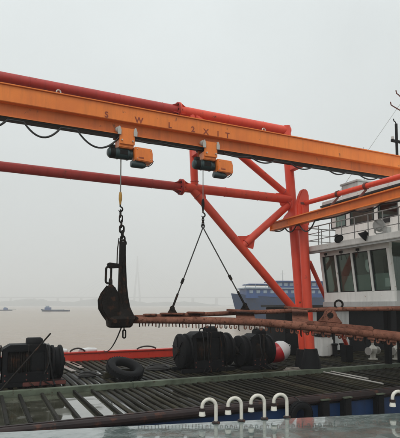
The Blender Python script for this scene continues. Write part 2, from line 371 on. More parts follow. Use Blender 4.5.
# ---------------------------------------------------------------- near vessel: wet deck the viewer stands above
ND = 1.8
e0, e1 = Vector((.305, 7.36, ND)), Vector((6.42, 5.83, ND)); ed = (e1 - e0).normalized(); en = Vector((-ed.y, ed.x, 0))
p0, p1 = e0 - ed*14, e1 + ed*14
mb = MB().prism([p0 - Vector((0,0,.15)), p1 - Vector((0,0,.15)), p1 - en*9 - Vector((0,0,.15)), p0 - en*9 - Vector((0,0,.15))], (0,0,.3))
nd = tag(mesh('foreground_deck', mb, M['neardeck'], base=(0,0,ND)), kind='structure')
mb = MB().bar(p0 - en*.05 - Vector((0,0,1.15)), p1 - en*.05 - Vector((0,0,1.15)), .1, 1.7)
tag(mesh('foreground_hull_side', mb, M['bluehull'], base=(p0.x, p0.y, 0)), kind='structure')

def gooseneck(base, label, h=.39, sp=.225):
    g = thing('gooseneck_vent', label, 'vent', base, 'gooseneck vents along the foreground deck edge')
    b = Vector(base); r = sp/2; pts = [b, b + Vector((0,0,h-r-.03))]
    dv = -ed
    for i in range(0, 13):
        t = math.pi*i/12*1.0; pts.append(b + Vector((0,0,h-r-.03)) + dv*(r - r*math.cos(t)) + Vector((0,0,1))*math.sin(t)*r)
    pts.append(pts[-1] - Vector((0,0,.05)))
    mesh('neck_pipe', MB().tube(pts, .028, 12), M['vent'], g)
    c = pts[-1]
    mesh('collar', MB().lathe([(.034,.03),(.048,.03),(.048,-.015),(.034,-.015)], c, n=16), M['strake'], g)
    mesh('cap', MB().lathe([(.036,-.015),(.044,-.03),(.052,-.085),(.048,-.09),(.0,-.09)], c, n=16), M['vent'], g)
    mesh('base_flange', MB().lathe([(.028,.03),(.05,.025),(.062,.012),(.062,-.004),(.0,-.004)], b, n=16), M['strake'], g)
    return g
gl = ['cream gooseneck vent pipe on wet deck edge, leftmost of the row of four',
      'cream gooseneck vent pipe, second from left in the row of four',
      'cream gooseneck vent pipe, third from left in the row of four',
      'cream gooseneck vent pipe, rightmost of the row of four close together',
      'lone cream gooseneck vent pipe cut off by the right picture edge']
for (px, py, lb, k) in ((216, 423, gl[0], 1), (241.4, 421, gl[1], .99), (264.5, 419, gl[2], 1.03), (287, 417.5, gl[3], 1.02), (404.5, 413, gl[4], 1.0)):
    q = P(px, py, z=ND); q = q - en*0.0
    gooseneck((q.x, q.y, ND), lb, .39*k, .215*k)

# ---------------------------------------------------------------- the work barge
DZ, DP = 1.52, 1.478            # top of the deck bars; deck plate
VE, VS, VF = 8.72, 11.85, 18.15
wb = thing('work_barge', 'long low work barge with blue hull side and dark slatted wet deck', 'barge', (6, VE, 0))
mesh('hull', MB().box((-9, VE, -.8), (24, VF+.3, DP-.15)), M['bluehull'], wb)
mesh('deck_plate', MB().box((-8.95, VE+.03, DP-.149), (23.95, VF+.27, DP)), M['deck'], wb)
mesh('wet_plate', MB().box((-3, VE+.12, DP), (2.62, VS-.12, DP+.014)), M['wetdeck'], wb)
mesh('rubbing_strake', MB().tube([(-9, VE-.02, DP-.02), (24, VE-.02, DP-.02)], .085, 10), M['strake'], wb)
mesh('deck_edge_bar', MB().box((-9, VE+.0, DP+.002), (24, VE+.09, DP+.075)), M['strake'], wb, bevel=.012)
for k, uu in enumerate([-6, -1.2, 3.6, 8.4, 13.2]):
    mesh('strip_segment', MB().box((uu, VS-.11, DP+.001), (uu+4.79, VS+.11, DZ+.10)), M['strip'], wb, bevel=.012)
# thin ribs with standing water between them (left), then close-set bars
x = -2.8
while x < 2.6:
    dx = random.uniform(-.02, .02)
    h = random.uniform(.045,.065)
    mesh('rib', MB().bar((x+dx, VE+.11, DP+.018+h/2), (x+random.uniform(-.03,.03), VS-.13, DP+.018+h/2), random.uniform(.05,.075), h), M['rib'], wb, bevel=.008)
    x += random.uniform(.36, .46)
def slat_row(v0, v1, u0, u1, pitch, wd):
    x = u0
    while x < u1:
        w_ = wd*random.uniform(.8,1.1); a = v0 + random.uniform(0,.06); b = v1 - random.uniform(0,.06); h = DZ + (random.uniform(-.012, .0) if random.random() < .8 else random.uniform(-.025,-.012))
        j = random.uniform(-.03,.03)
        mesh('deck_slat', MB().bar((x, a, (DP+h)/2+.001), (x+j, b, (DP+h)/2+.001), w_, h-DP), M['slat'], wb, bevel=.008)
        x += pitch*random.uniform(.93, 1.07)
slat_row(VE+.11, VS-.13, 2.75, 15, .19, .10)
slat_row(VS+.13, 15.0, -1.0, 17, .205, .115)
slat_row(15.05, VF-.15, .5, 20, .22, .135)
# gunwale on the far side
mesh('gunwale', MB().box((-6, VF-.1, DP), (9.6, VF+.18, DZ+.26)), M['brightred'], wb, bevel=.03)
mesh('gunwale_cap', MB().box((2.2, VF-.14, DZ+.262), (7.7, VF+.2, DZ+.32)), M['brightred'], wb, bevel=.015)
mesh('gunwale', MB().box((9.7, VF-.1, DP), (23.5, VF+.18, DZ+.2)), M['strake'], wb, bevel=.03)
for px in (324, 346, 379):
    q = P(px, 404, v=VE-.08)
    f = mesh('fender_post', MB().box((q.x-.11, VE-.16, .6), (q.x+.11, VE+.02, DP-.03)), M['black'], wb, bevel=.02)
    mesh('cap', MB().box((q.x-.12, VE-.18, DP-.03), (q.x+.12, VE+.0, DP-.0)), M['strip'], f, bevel=.006)
# light strips: pale slabs that paint the gleam of wet gaps between the bars
for k, (pa, pb) in enumerate((((56,363),(74,371)), ((62,359),(82,368)), ((71,362),(80,366)))):
    a = P(*pa, z=DZ+.02); b = P(*pb, z=DZ+.02)
    o = mesh('loose_plank', MB().bar((a.x, a.y, DZ+.012), (b.x, b.y, DZ+.012), .16, .024), M['plank'], base=(a.x, a.y, DZ), bevel=.004)
    tag(o, ['pale wet plank beside the left winch, lowest of three on the slats', 'pale wet plank farthest from the left winch, longest of three', 'shortest pale wet plank, between the other two planks'][k], 'plank', 'pale planks on the slats')

# tyre used as fender on the hull side
def tyre(o, ax, R_, r, name, label, cat='tyre', group=None, under=None):
    t = thing(name, label, cat, under if under else o, group)
    prof = []
    for i in range(25):
        a = 2*math.pi*i/24; k = math.cos(a); s = math.sin(a)
        prof.append((R_ - r + r*math.copysign(abs(k)**.75, k)*1.0, r*.95*math.copysign(abs(s)**.8, s)))
    mb = MB(); n = 40; m = 24
    o = Vector(o); ax = Vector(ax).normalized(); a = ax.orthogonal().normalized(); b = ax.cross(a); vs = []; fs = []
    for k in range(n):
        tt = 2*math.pi*k/n
        for (rr, h) in prof[:-1]: vs.append(o + ax*h + (a*math.cos(tt) + b*math.sin(tt))*rr)
    for k in range(n):
        for i in range(m): fs.append((k*m+i, k*m+(i+1) % m, ((k+1) % n)*m+(i+1) % m, ((k+1) % n)*m+i))
    body = mesh('carcass', mb.add(vs, fs), M['rubber'], t, ang=60)
    tr = MB()
    for k in range(n):
        tt = 2*math.pi*(k+.5)/n; d = a*math.cos(tt) + b*math.sin(tt); e = -a*math.sin(tt) + b*math.cos(tt)
        for s in (-1, 1):
            c = o + d*(R_ - .002) + ax*s*r*.32
            tr.bar(c - e*.026*R_/.5, c + e*.026*R_/.5 + ax*s*.03, r*.42, .014, up=d)
    mesh('tread', tr, M['rubber'], t)
    return t
q = P(299, 411, v=VE-.13)
fty = tyre((q.x, VE-.17, q.z-.08), (0,1,.06), .30, .085, 'tyre_fender', 'small black tyre hung as a fender on the blue hull side')
mesh('lashing', MB().tube([(q.x-.02, VE-.17, q.z+.06), (q.x, VE-.2, q.z+.2), (q.x, VE-.1, DP+.06), (q.x, VE+.03, DP+.09)], .012, 6), M['darkrope'], fty)

# ---------------------------------------------------------------- red tubular gantry
TV = 12.75; TZ1 = 9.44; TZ0 = 7.11
ga = thing('tubular_gantry', 'tall red tubular steel gantry with flanged chords and diagonal braces', 'gantry', (9.78, TV, DZ))
def tv(px, py): return P(px, py, v=TV)
uf1, uf0 = tv(178, 111).x, tv(181, 188).x
top_end = tv(286, 131); node = tv(290.5, 200)
mesh('upper_chord', MB().tube([(-6, TV, TZ1), (uf1-.05, TV, TZ1)], .135, 20), M['crimson'], ga)['label'] = 'weathered crimson length of the top tube'
mesh('upper_chord', MB().tube([(uf1+.05, TV, TZ1), (top_end.x+.12, TV, TZ1)], .145, 20), M['red'], ga)
mesh('lower_chord', MB().tube([(-6, TV, TZ0), (uf0-.05, TV, TZ0)], .13, 20), M['crimson'], ga)['label'] = 'weathered crimson length of the bottom tube'
mesh('lower_chord', MB().tube([(uf0+.05, TV, TZ0), (node.x, TV, TZ0)], .142, 20), M['red'], ga)
for uu, zz in ((uf1, TZ1), (uf0, TZ0)):
    for s, mt in ((-1, M['crimson']), (1, M['red'])):
        f = mesh('flange', MB().lathe([(.12, s*.005), (.24, s*.005), (.24, s*.045), (.12, s*.045), (.12, s*.005)], (uu, TV, zz), (1,0,0), 24), mt, ga)
        for k in range(8):
            t = k*math.pi/4 + .2; c = Vector((uu + s*.055, TV + math.cos(t)*.19, zz + math.sin(t)*.19))
            mesh('bolt', MB().lathe([(.022,-.012),(.022,.012)], c, (1,0,0), 6), M['grease'], f)
        for k in range(4):
            t = k*math.pi/2 + .78; dv = Vector((0, math.cos(t), math.sin(t))); c = Vector((uu + s*.045, TV, zz)) + dv*.13
            mesh('flange_gusset', MB().prism([c, c + dv*.10, c + Vector((s*.2,0,0))], Vector((1,0,0)).cross(dv)*.015), mt, f)
pa_top = Vector((tv(286,131).x, TV, TZ1)); pa_bot = Vector((tv(300,305).x + (tv(300,305).x - tv(286,131).x)/(tv(286,131).z-3.6)*2.1, TV, DZ-.02))
mesh('main_post', MB().tube([pa_top + Vector((-.01,0,.14)), pa_bot], .155, 20), M['red'], ga)
mesh('post_foot', MB().lathe([(.0,.62),(.26,.62),(.34,.06),(.38,.06),(.4,-.035),(.0,-.035)], pa_bot + Vector((0,0,.03)), n=20), M['black'], ga)
def memb(nm, a, b, r): return mesh(nm, MB().tube([a, b], r, 16), M['red'], ga)
n1 = Vector((tv(191.5,113).x, TV, TZ1)); n0 = Vector((tv(194.8,188).x, TV, TZ0))
memb('strut', n1, n0, .115)
memb('diagonal_brace', n1 + Vector((.12,0,-.1)), Vector((node.x-.1, TV, TZ0+.12)), .112)
d2a = n0 + Vector((-.05,0,-.05)); d2b = tv(286, 300)
memb('diagonal_brace', d2a, d2b + (d2b-d2a).normalized()*.55, .13)
memb('diagonal_brace', node + Vector((-.02,0,-.12)), tv(241, 247.5), .122)
g1 = tv(244, 242)
mesh('gusset', MB().prism([tv(238,236), tv(246,236), tv(256,232), tv(253,249), tv(245,247)], (0,.03,0)), M['red'], ga)
mesh('gusset', MB().prism([tv(276,193), tv(290,194), tv(291,206), tv(281,206)], (0,.034,0)), M['red'], ga)
mesh('gusset', MB().prism([tv(188,185), tv(204,187), tv(206,199), tv(196,200)], (0,.034,0)), M['red'], ga)
mesh('gusset', MB().prism([tv(185,108), tv(206,112), tv(207,122), tv(186,119)], (0,.034,0)), M['red'], ga)
for u in (1.0, 3.4, 4.7): mesh('weld_bead', MB().torus((u, TV, TZ1), .135, .009, (1,0,0), 24, 6), M['crimson'], ga)
for u in (.2, 2.1, 4.4): mesh('weld_bead', MB().torus((u, TV, TZ0), .13, .009, (1,0,0), 24, 6), M['crimson'], ga)
for u in (6.9, 8.2): mesh('weld_bead', MB().torus((u, TV, TZ1), .145, .01, (1,0,0), 24, 6), M['red'], ga)
for u in (6.8, 8.0): mesh('weld_bead', MB().torus((u, TV, TZ0), .142, .01, (1,0,0), 24, 6), M['red'], ga)
for a_, b_2, r_ in ((n1, n0, .118), (n0, n1, .118), (d2a, d2b, .134), (node, tv(241,247.5), .126), (tv(241,247.5), node, .126), (Vector((node.x-.1,TV,TZ0+.12)), n1 + Vector((.12,0,-.1)), .116)):
    dd_ = (b_2-a_).normalized(); mesh('weld_bead', MB().torus(a_ + dd_*.21, r_, .012, dd_, 20, 6), M['crimson'], ga)
# arms that carry the orange hoist beam
for uu in (n1.x + .07, pa_top.x + .13, -4.0):
    aa = mesh('hanger_arm', MB().box((uu-.1, 11.66, 8.05), (uu+.1, TV-.02, 8.28)), M['red'], ga, bevel=.01)
    if 4 < uu < 8: mesh('bolt_boss', MB().lathe([(.14,-.12),(.16,-.1),(.16,.1),(.14,.12)], (uu-.02, 11.95, 7.86), (1,0,0), 16).bar((uu, 11.95, 7.9), (uu, 11.95, 8.1), .1, .12), M['rustred'], aa)
mesh('strut', MB().tube([(-4, TV, TZ1), (-4, TV, TZ0)], .12, 12), M['crimson'], ga)

# ---------------------------------------------------------------- crane post with horn, boom and the short orange beam (runs across the barge)
BU = 9.0
def bu(px, py, u=BU): return P(px, py, u=u)
cp = thing('boom_post', 'red steel post with pointed horn and boom reaching over the cabin', 'post', (9.4, 12.15, DZ))
q0, q1 = P(302.5, 215, v=12.15), P(307.5, 305, v=12.15); dd = (q1 - q0)/(q0.z - q1.z); foot = q1 + dd*(q1.z - DZ)
mesh('post', MB().tube([q0, foot], .15, 20), M['red'], cp)
mesh('post_foot', MB().lathe([(.0,.70),(.2,.70),(.34,.06),(.38,.06),(.4,-.005),(.0,-.005)], foot, n=20), M['black'], cp)
hn = [P(x, y, v=12.15) for x, y in ((296.5,226),(295.5,206),(298.5,195),(300.8,190),(303.5,189),(306.3,190.6),(307.8,196),(308.3,226))]
mesh('horn', MB().prism(hn, (0,.16,0)), M['red'], cp, bevel=.03)
gs = [P(x, y, u=9.22) for x, y in ((300,199),(303,208),(303,226),(281,224),(285,216))]
mesh('gusset', MB().prism(gs, (.07,0,0)), M['red'], cp, bevel=.01)
mesh('pivot_pin', MB().lathe([(.09,-.13),(.09,.13)], (q0.x, 12.15, P(302,204,v=12.15).z), (1,0,0), 14), M['rustred'], cp)
ba, bb = P(304, 203.5, u=9.38), P(402, 176, u=9.38); bb = ba + (bb-ba)*1.5
mesh('boom', MB().tube([ba + Vector((0,.12,0)), bb], .075, 14), M['red'], cp)
for px in (338, 366):
    t = (px-304)/98; c = P(px, 203.5 - (px-304)*.281, u=9.38)
    mesh('boom_clamp', MB().lathe([(.076,-.04),(.1,-.04),(.1,.04),(.076,.04),(.076,-.04)], c, (0,1,0), 14).bar(c - Vector((0,0,.1)), (c.x-.3, c.y+.05, 6.4), .05, .05), M['rustred'], cp)
mesh('side_brace', MB().tube([P(309.5,262,v=12.1), P(347,345.5,Y=17.5)], .07, 12), M['red'], cp)

sb = thing('short_hoist_beam', 'short orange beam running over the cabin front, beside the red boom', 'beam', (BU, 12.2, 6.05))
z_a, z_b = 6.225, 6.405
v_end = bu(273, 225).y
mesh('web', MB().box((BU-.05, 4.5, z_a-.06), (BU+.05, v_end, z_b-.04)), M['orange2'], sb)
mesh('upper_flange', MB().box((BU-.11, 4.48, z_b-.04), (BU+.11, v_end+.01, z_b)), M['orange'], sb, bevel=.008)
mesh('lower_flange', MB().box((BU-.11, 4.48, z_a-.10), (BU+.11, v_end+.01, z_a-.06)), M['orange'], sb, bevel=.008)
mesh('end_plate', MB().box((BU-.115, v_end+.011, z_a-.11), (BU+.115, v_end+.04, z_b+.01)), M['orange'], sb, bevel=.006)
mesh('saddle', MB().box((BU-.02, 12.0, 6.0), (9.42, 12.3, z_a-.1)), M['red'], sb, bevel=.01)
# cables slung under the short beam
def sag_cable(pts_uvz, name, label, r=.022):
    o = mesh(name, MB().tube(pts_uvz, r, 8), M['cable'], base=pts_uvz[0]); return tag(o, label, 'cable')
pts = []
zc = z_a - .12
for (a, b, s) in ((13.25, 12.7, .05), (12.65, 12.05, .16), (11.9, 11.15, .26), (10.9, 9.6, .03), (9.5, 8.6, .09), (8.5, 7.6, .03)):
    for i in range(9): t = i/8; pts.append(Vector((BU-.02, a + (b-a)*t, zc - 4*s*t*(1-t))))
sag_cable(pts, 'slung_cable', 'black cable looped along the underside of the short orange beam')

# ---------------------------------------------------------------- main orange hoist beam
BV = 11.6; Z0, Z1 = 7.90, 8.69
hb = thing('hoist_beam', 'long orange hoist beam with stencilled load marking, crossing the whole picture', 'beam', (4, BV, Z0))
zm = 8.27
mesh('upper_box', MB().box((-7, BV-.20, zm), (19, BV+.20, Z1-.03)), M['orange'], hb, bevel=.01)
mesh('top_flange', MB().box((-7, BV-.24, Z1-.03), (19, BV+.24, Z1)), M['orange'], hb, bevel=.006)
mesh('web', MB().box((-7, BV-.045, Z0+.07), (19, BV+.045, zm)), M['orange2'], hb)
mesh('running_flange', MB().box((-7, BV-.12, Z0), (19, BV+.12, Z0+.045)), M['grease'], hb, bevel=.006)  # black colour puts the underside's shade onto this flange
mesh('flange_edge', MB().box((-7, BV-.135, Z0+.046), (19, BV+.135, Z0+.074)), M['orange2'], hb)
for x in (P(58,93,v=BV).x, P(262,135,v=BV).x):
    e = mesh('lifting_lug', MB().torus((x, BV-.1, Z1+.07), .05, .018, (0,1,0), 16, 8).box((x-.06, BV-.13, Z1), (x+.06, BV-.07, Z1+.03)), M['steel'], hb)
def letter(ch, px, py, size):
    cu = bpy.data.curves.new('t', 'FONT'); cu.body = ch; cu.size = size; cu.align_x = 'CENTER'; cu.align_y = 'CENTER'; cu.extrude = .0015; cu.offset = .006
    to = bpy.data.objects.new('t', cu); col.objects.link(to); bpy.context.view_layer.update()
    me = bpy.data.meshes.new_from_object(to.evaluated_get(bpy.context.evaluated_depsgraph_get()))
    bpy.data.objects.remove(to)
    q = P(px, py, v=BV-.202); me.transform(Matrix.Translation(Vector((q.x, BV-.2035, q.z)) - BASE[hb.name]) @ Matrix.Rotation(R(90), 4, 'X'))
    me.materials.clear(); me.materials.append(M['letter']); o = bpy.data.objects.new('lettering', me); col.objects.link(o); o.parent = hb
for ch, px, py in (('S',106.5,114.8),('W',139,120.5),('L',170,125.5),('2',193,129.5),('X',206,132),('1',218,134),('T',227.5,135.6)): letter(ch, px, py, .21)

# festoon power cable under the beam
pts = []
def loop(xa, xb, s):
    a = P(xa, 100, v=BV).x; b = P(xb, 100, v=BV).x
    for i in range(13): t = i/12; pts.append(Vector((a + (b-a)*t, BV-.10, Z0-.015 - 4*s*t*(1-t))))
for q in ((-60,-40,.3),(-28,8,.24),(24,61,.30),(77,119,.36)): loop(*q)
tag(mesh('festoon_cable', MB().tube(pts, .024, 8), M['cable'], base=pts[0]), 'black power cable in wide loops under the orange beam, left of the hoists', 'cable')
pts = []
for q in ((134,160,.05),(165,200,.04)): loop(*q)
tag(mesh('festoon_cable', MB().tube(pts, .02, 8), M['cable'], base=pts[0]), 'black power cable under the orange beam between the two hoists', 'cable')
pts = []
for q in ((222,246,.06),(249,272,.12),(288,310,.13),(324,343,.13),(354,375,.14),(384,404,.15),(418,440,.15)): loop(*q)
tag(mesh('festoon_cable', MB().tube(pts, .022, 8), M['cable'], base=pts[0]), 'black power cable in short loops under the orange beam, right of the hoists', 'cable')

# ---------------------------------------------------------------- hoists
def hoist(px, lift_to, label, hookmat):
    """px: picture column of the trolley centre"""
    u0 = P(px, 140, v=BV).x; k = 1.0
    h = thing('electric_hoist', label, 'hoist', (u0, BV, Z0-.75), 'electric hoists on the orange beam')
    for s in (-1, 1):
        mesh('trolley_plate', MB().box((u0-.20, BV+s*.2-.015, Z0-.22), (u0+.20, BV+s*.2+.015, Z0+.20)), M['orange'], h, bevel=.008)
        for d in (-1, 1):
            c = (u0+d*.21, BV+s*.185, Z0+.15)
            wl = mesh('trolley_wheel', MB().lathe([(.02,-.05),(.075,-.05),(.085,-.03),(.075,.03),(.02,.03)], (c[0], BV+s*.125, Z0+.155), (0,s,0), 18), M['steel'], h)
            mesh('wheel_bracket', MB().prism([Vector((c[0]-.045, BV+s*.235, Z0+.0)), Vector((c[0]+.045, BV+s*.235, Z0+.0)), Vector((c[0]+.05, BV+s*.235, Z0+.12)), Vector((c[0]+.015, BV+s*.235, Z0+.22)), Vector((c[0]-.02, BV+s*.235, Z0+.22)), Vector((c[0]-.05, BV+s*.235, Z0+.12))], (0,.03,0)), M['steel'], wl, bevel=.006)
    mesh('suspension_block', MB().box((u0-.19, BV-.17, Z0-.30), (u0+.19, BV+.17, Z0-.06)), M['orange'], h, bevel=.02)
    for s in (-1, 1): mesh('tie_bolt', MB().tube([(u0+s*.14, BV-.26, Z0-.13), (u0+s*.14, BV+.26, Z0-.13)], .02, 8), M['steel'], h)
    zd = Z0-.42
    # drum with the rounded motor end on the left
    dm = mesh('drum_housing', MB().lathe([(.0,-.46),(.07,-.46),(.115,-.43),(.125,-.39),(.125,-.27),(.14,-.265),(.14,.10),(.125,.11),(.125,.18),(.08,.19)], (u0, BV, zd), (1,0,0), 28), M['motor'], h)
    for i in range(5): mesh('cooling_rib', MB().lathe([(.125,-.012),(.14,-.012),(.14,.012),(.125,.012),(.125,-.012)], (u0-.38+i*.026, BV, zd), (1,0,0), 24), M['grease'], dm)
    mesh('rope_slot', MB().box((u0-.16, BV-.146, zd-.05), (u0+.04, BV-.136, zd+.06)), M['grease'], dm)
    for d in (-.2, .06): mesh('drum_strap', MB().lathe([(.14,-.014),(.152,-.014),(.152,.014),(.14,.014),(.14,-.014)], (u0+d, BV, zd), (1,0,0), 24), M['motor'], dm)
    mesh('terminal_box', MB().box((u0-.40, BV-.07, zd+.12), (u0-.27, BV+.07, zd+.2)), M['grease'], dm, bevel=.01)
    gb = mesh('control_box', MB().prism([Vector((u0+.19, BV-.06, Z0-.25)), Vector((u0+.66, BV-.06, Z0-.26)), Vector((u0+.685, BV-.06, Z0-.38)), Vector((u0+.685, BV-.06, Z0-.62)), Vector((u0+.23, BV-.06, Z0-.60)), Vector((u0+.20, BV-.06, Z0-.42))], (0,.34,0)), M['orange'], h, bevel=.018)
    mesh('nameplate', MB().box((u0+.30, BV-.236, Z0-.54), (u0+.44, BV-.231, Z0-.51)), M['letter'], gb)
    for dx in (.26, .62):
        for dz in (.31, .55): mesh('cover_screw', MB().lathe([(.012,0),(.012,.01),(0,.012)], (u0+dx, BV-.23, Z0-dz), (0,-1,0), 8), M['steel'], gb)
    mesh('travel_motor', MB().lathe([(.0,-.21),(.075,-.21),(.09,-.18),(.09,.10),(.07,.15),(.045,.19),(0,.19)], (u0+.34, BV-.1, Z0-.68), (1,0,0), 20).box((u0+.24, BV-.16, Z0-.63), (u0+.38, BV-.02, Z0-.56)), M['motor'], h)
    mesh('conduit', MB().tube([(u0+.685, BV-.1, Z0-.48), (u0+.74, BV-.1, Z0-.54), (u0+.70, BV-.1, Z0-.62), (u0+.60, BV-.1, Z0-.70), (u0+.52, BV-.1, Z0-.69)], .013, 6), M['cable'], h)
    ur, zh = lift_to
    mesh('wire_rope', MB().tube([(ur-.012, BV-.02, zd-.14), (ur-.012, BV-.02, zh+.36)], .009, 6).tube([(ur+.014, BV+.02, zd-.14), (ur+.014, BV+.02, zh+.36)], .009, 6), M['steelrope'], h)
    hk = mesh('hook_block', MB().lathe([(.015,.40),(.03,.38),(.042,.30),(.042,.18),(.028,.13),(.022,.06)], (ur, BV, zh), n=16), hookmat, h)
    hp = [Vector((ur, BV, zh+.08))] + [Vector((ur + math.sin(t)*.062, BV, zh-.055 + math.cos(t)*.062)) for t in [i*.36 for i in range(13)]]
    mesh('hook', MB().tube(hp, [.02]*8 + [.018,.016,.014,.011,.006,.004], 10), M['blacksteel'], h)
    return h
u_1 = P(120.3, 205, v=BV).x; u_2 = P(203, 210, v=BV).x
hz1 = P(120, 207, v=BV).z; hz2 = P(203, 213, v=BV).z
hoist(125, (u_1, hz1), 'dark teal and orange electric hoist lifting the black anchor', M['gold'])
hoist(207.6, (u_2, hz2), 'dark teal and orange electric hoist lifting the rusty pipe frame', M['blacksteel'])

# ---------------------------------------------------------------- hanging anchor
def av(px, py, dv=0): q = P(px, py, v=BV); return Vector((q.x, BV+dv, q.z))
a_top = av(123, 243)
ch = thing('lifting_chain', 'dark chain from the left hoist hook to the anchor', 'chain', (u_1, BV, hz1-.9))
z = hz1 - .10; k = 0; xx = u_1; zt = a_top.z + .02; nlk = max(3, int(round((z - zt)/.135))); st = (z - zt)/nlk
for i in range(nlk):
    f = (i+.5)/nlk; c = Vector((u_1 + (a_top.x-u_1)*f, BV, z - st*(i+.5)))
    mesh('link', MB().link(c, st*1.42, .105 if i > nlk-4 else .075, .024 if i > nlk-4 else .017, (0,0,1), (1,0,0) if i % 2 else (0,1,0)), M['blacksteel'], ch)
an = thing('anchor', 'black iron anchor hanging upright from the left hoist', 'anchor', (a_top.x, BV, av(118,327).z))
def shell(pxs, ths):                         # outline slices: (left px, right px, py, half thickness)
    mb = MB(); vs = []; fs = []; n = 12
    for (xl, xr, py, th) in pxs:
        a = av(xl, py); b = av(xr, py); c = (a+b)/2; hw = (b.x-a.x)/2
        for k in range(n):
            t = 2*math.pi*(k+.5)/n; cx = math.cos(t); cy = math.sin(t)
            vs.append(c + Vector((hw*math.copysign(abs(cx)**.42, cx), th*math.copysign(abs(cy)**.42, cy), 0)))
    m = len(pxs)
    for i in range(m-1):
        for k in range(n): fs.append((i*n+k, i*n+(k+1) % n, (i+1)*n+(k+1) % n, (i+1)*n+k))
    fs += [tuple(range(n)), tuple((m-1)*n+k for k in range(n))]
    return mb.add(vs, fs)
mesh('shank', shell([(120.8,124.4,241.5,.04),(119.6,125.6,244,.06),(119.2,125.6,255,.06),(118.8,126,270,.07),(118.2,126.6,285,.08),(117.6,128,298,.10),(117,129.5,307,.13),(115,132,313,.17),(113,134.5,318,.2)], 0), M['blacksteel'], an, ang=35)
mesh('crown', shell([(107.5,135,316,.2),(106.5,134.5,318.5,.25),(107,132.5,322,.25),(107.5,131,326,.23),(109.5,129.5,327.5,.18)], 0), M['blacksteel'], an, ang=35)
for s in (-1, 1):
    fl = [av(x, y, s*.15) for x, y in ((109,284),(113,286),(117,294),(118,319),(108,322),(103.5,316),(99.5,309),(99,300),(102,293))]
    mesh('fluke', MB().prism(fl, (0,.08,0)), M['blacksteel'], an, bevel=.035)
mesh('fluke_web', MB().prism([av(x, y) for x, y in ((113,296),(117,298),(118,318),(108,320),(105,308))], (0,.22,0)), M['blacksteel'], an, bevel=.02)
mesh('side_lug', MB().prism([av(x, y) for x, y in ((107,263.5),(109.5,262.5),(120,264),(120,268),(110,268.5),(107.5,267))], (0,.10,0)), M['blacksteel'], an, bevel=.015)
mesh('shackle', MB().link(av(108.5,275), .42, .13, .028, (.02,0,1), (1,0,0)), M['blacksteel'], an)
mesh('shackle', MB().link(av(110.5,284), .26, .16, .03, (0,0,1), (0,1,0)), M['blacksteel'], an)
for px, py in ((112, 321), (128, 320.5)):
    mesh('crown_pin', MB().lathe([(.055,-.29),(.055,.29)], av(px, py), (0,1,0), 14), M['blacksteel'], an)
mesh('shank_rib', MB().prism([av(x, y) for x, y in ((121,262),(123.6,262),(124.6,290),(128.5,312),(122,315),(120,290))], (0,.28,0)), M['blacksteel'], an, bevel=.02)
mesh('crown_lip', MB().prism([av(x, y) for x, y in ((128,314),(136.5,317),(137.5,319),(129,321))], (0,.26,0)), M['blacksteel'], an, bevel=.012)
mesh('head_ring', MB().torus(a_top + Vector((0,0,-.0)), .075, .026, (0,1,0), 18, 8), M['blacksteel'], an)
mesh('guy_line', MB().tube([av(119,238), av(117.4,250), av(117,263.5)], .014, 6), M['blacksteel'], an)
mesh('tail_chain', MB().tube([av(124,326), av(124,331)], .016, 6).link(av(124.2,334), .2, .07, .02, (0,0,1), (1,0,0)), M['blacksteel'], an)
r0 = av(121.5,327); r2 = Vector((P(104,352.5,v=VF).x, VF, DZ+.32)); pts = [r0.lerp(r2, t) - Vector((0,0,1))*.9*t*(1-t) for t in [i/14 for i in range(15)]]
tag(mesh('trip_line', MB().tube(pts, .018, 6), M['darkrope'], base=pts[-1]), 'slack dark rope trailing from the anchor to the red gunwale', 'rope')

# ---------------------------------------------------------------- rusty pipe frame hanging from the right hoist
fr = thing('pipe_spreader', 'long rusty pipe lifting frame with a fringe of hooks, slung above the deck', 'spreader', (u_2, BV, 3.2))
def smooth(pts, n=8):
    o = []; q = [pts[0]] + pts + [pts[-1]]
    for i in range(1, len(q)-2):
        for k in range(n):
            t = k/n; a, b, c, d = q[i-1], q[i], q[i+1], q[i+2]
            o.append(.5*((2*b) + (c-a)*t + (2*a-5*b+4*c-d)*t*t + (3*b-a-3*c+d)*t**3))
    o.append(pts[-1]); return o
front = smooth([P(131,320,Y=12.15), P(200,320.5,Y=12.1), P(260,322.5,Y=11.9), P(310,327,Y=11.6), P(360,332,Y=11.35), P(402,337,Y=11.15), P(470,346,Y=10.7)])
rear = smooth([P(134,317.5,Y=12.45), P(200,314.5,Y=12.6), P(262,312,Y=12.75), P(330,309.5,Y=12.6), P(402,308.5,Y=12.3), P(470,308,Y=12.0)])
nf = len(front); FR = [.088 + .030*i/nf for i in range(nf)]
mesh('front_pipe', MB().tube(front, FR, 18), M['rustpipe'], fr)
mesh('rear_pipe', MB().tube(rear, .06, 14), M['rustpipe'], fr)
def at_px(path, px):
    best = None
    for i in range(len(path)-1):
        for t in (0,.25,.5,.75):
            q = path[i].lerp(path[i+1], t); X = q.x*ca - q.y*sa; Y = q.x*sa + q.y*ca; d = abs(200 + F*X/Y - px)
            if best is None or d < best[0]: best = (d, q)
    return best[1]
slings = []
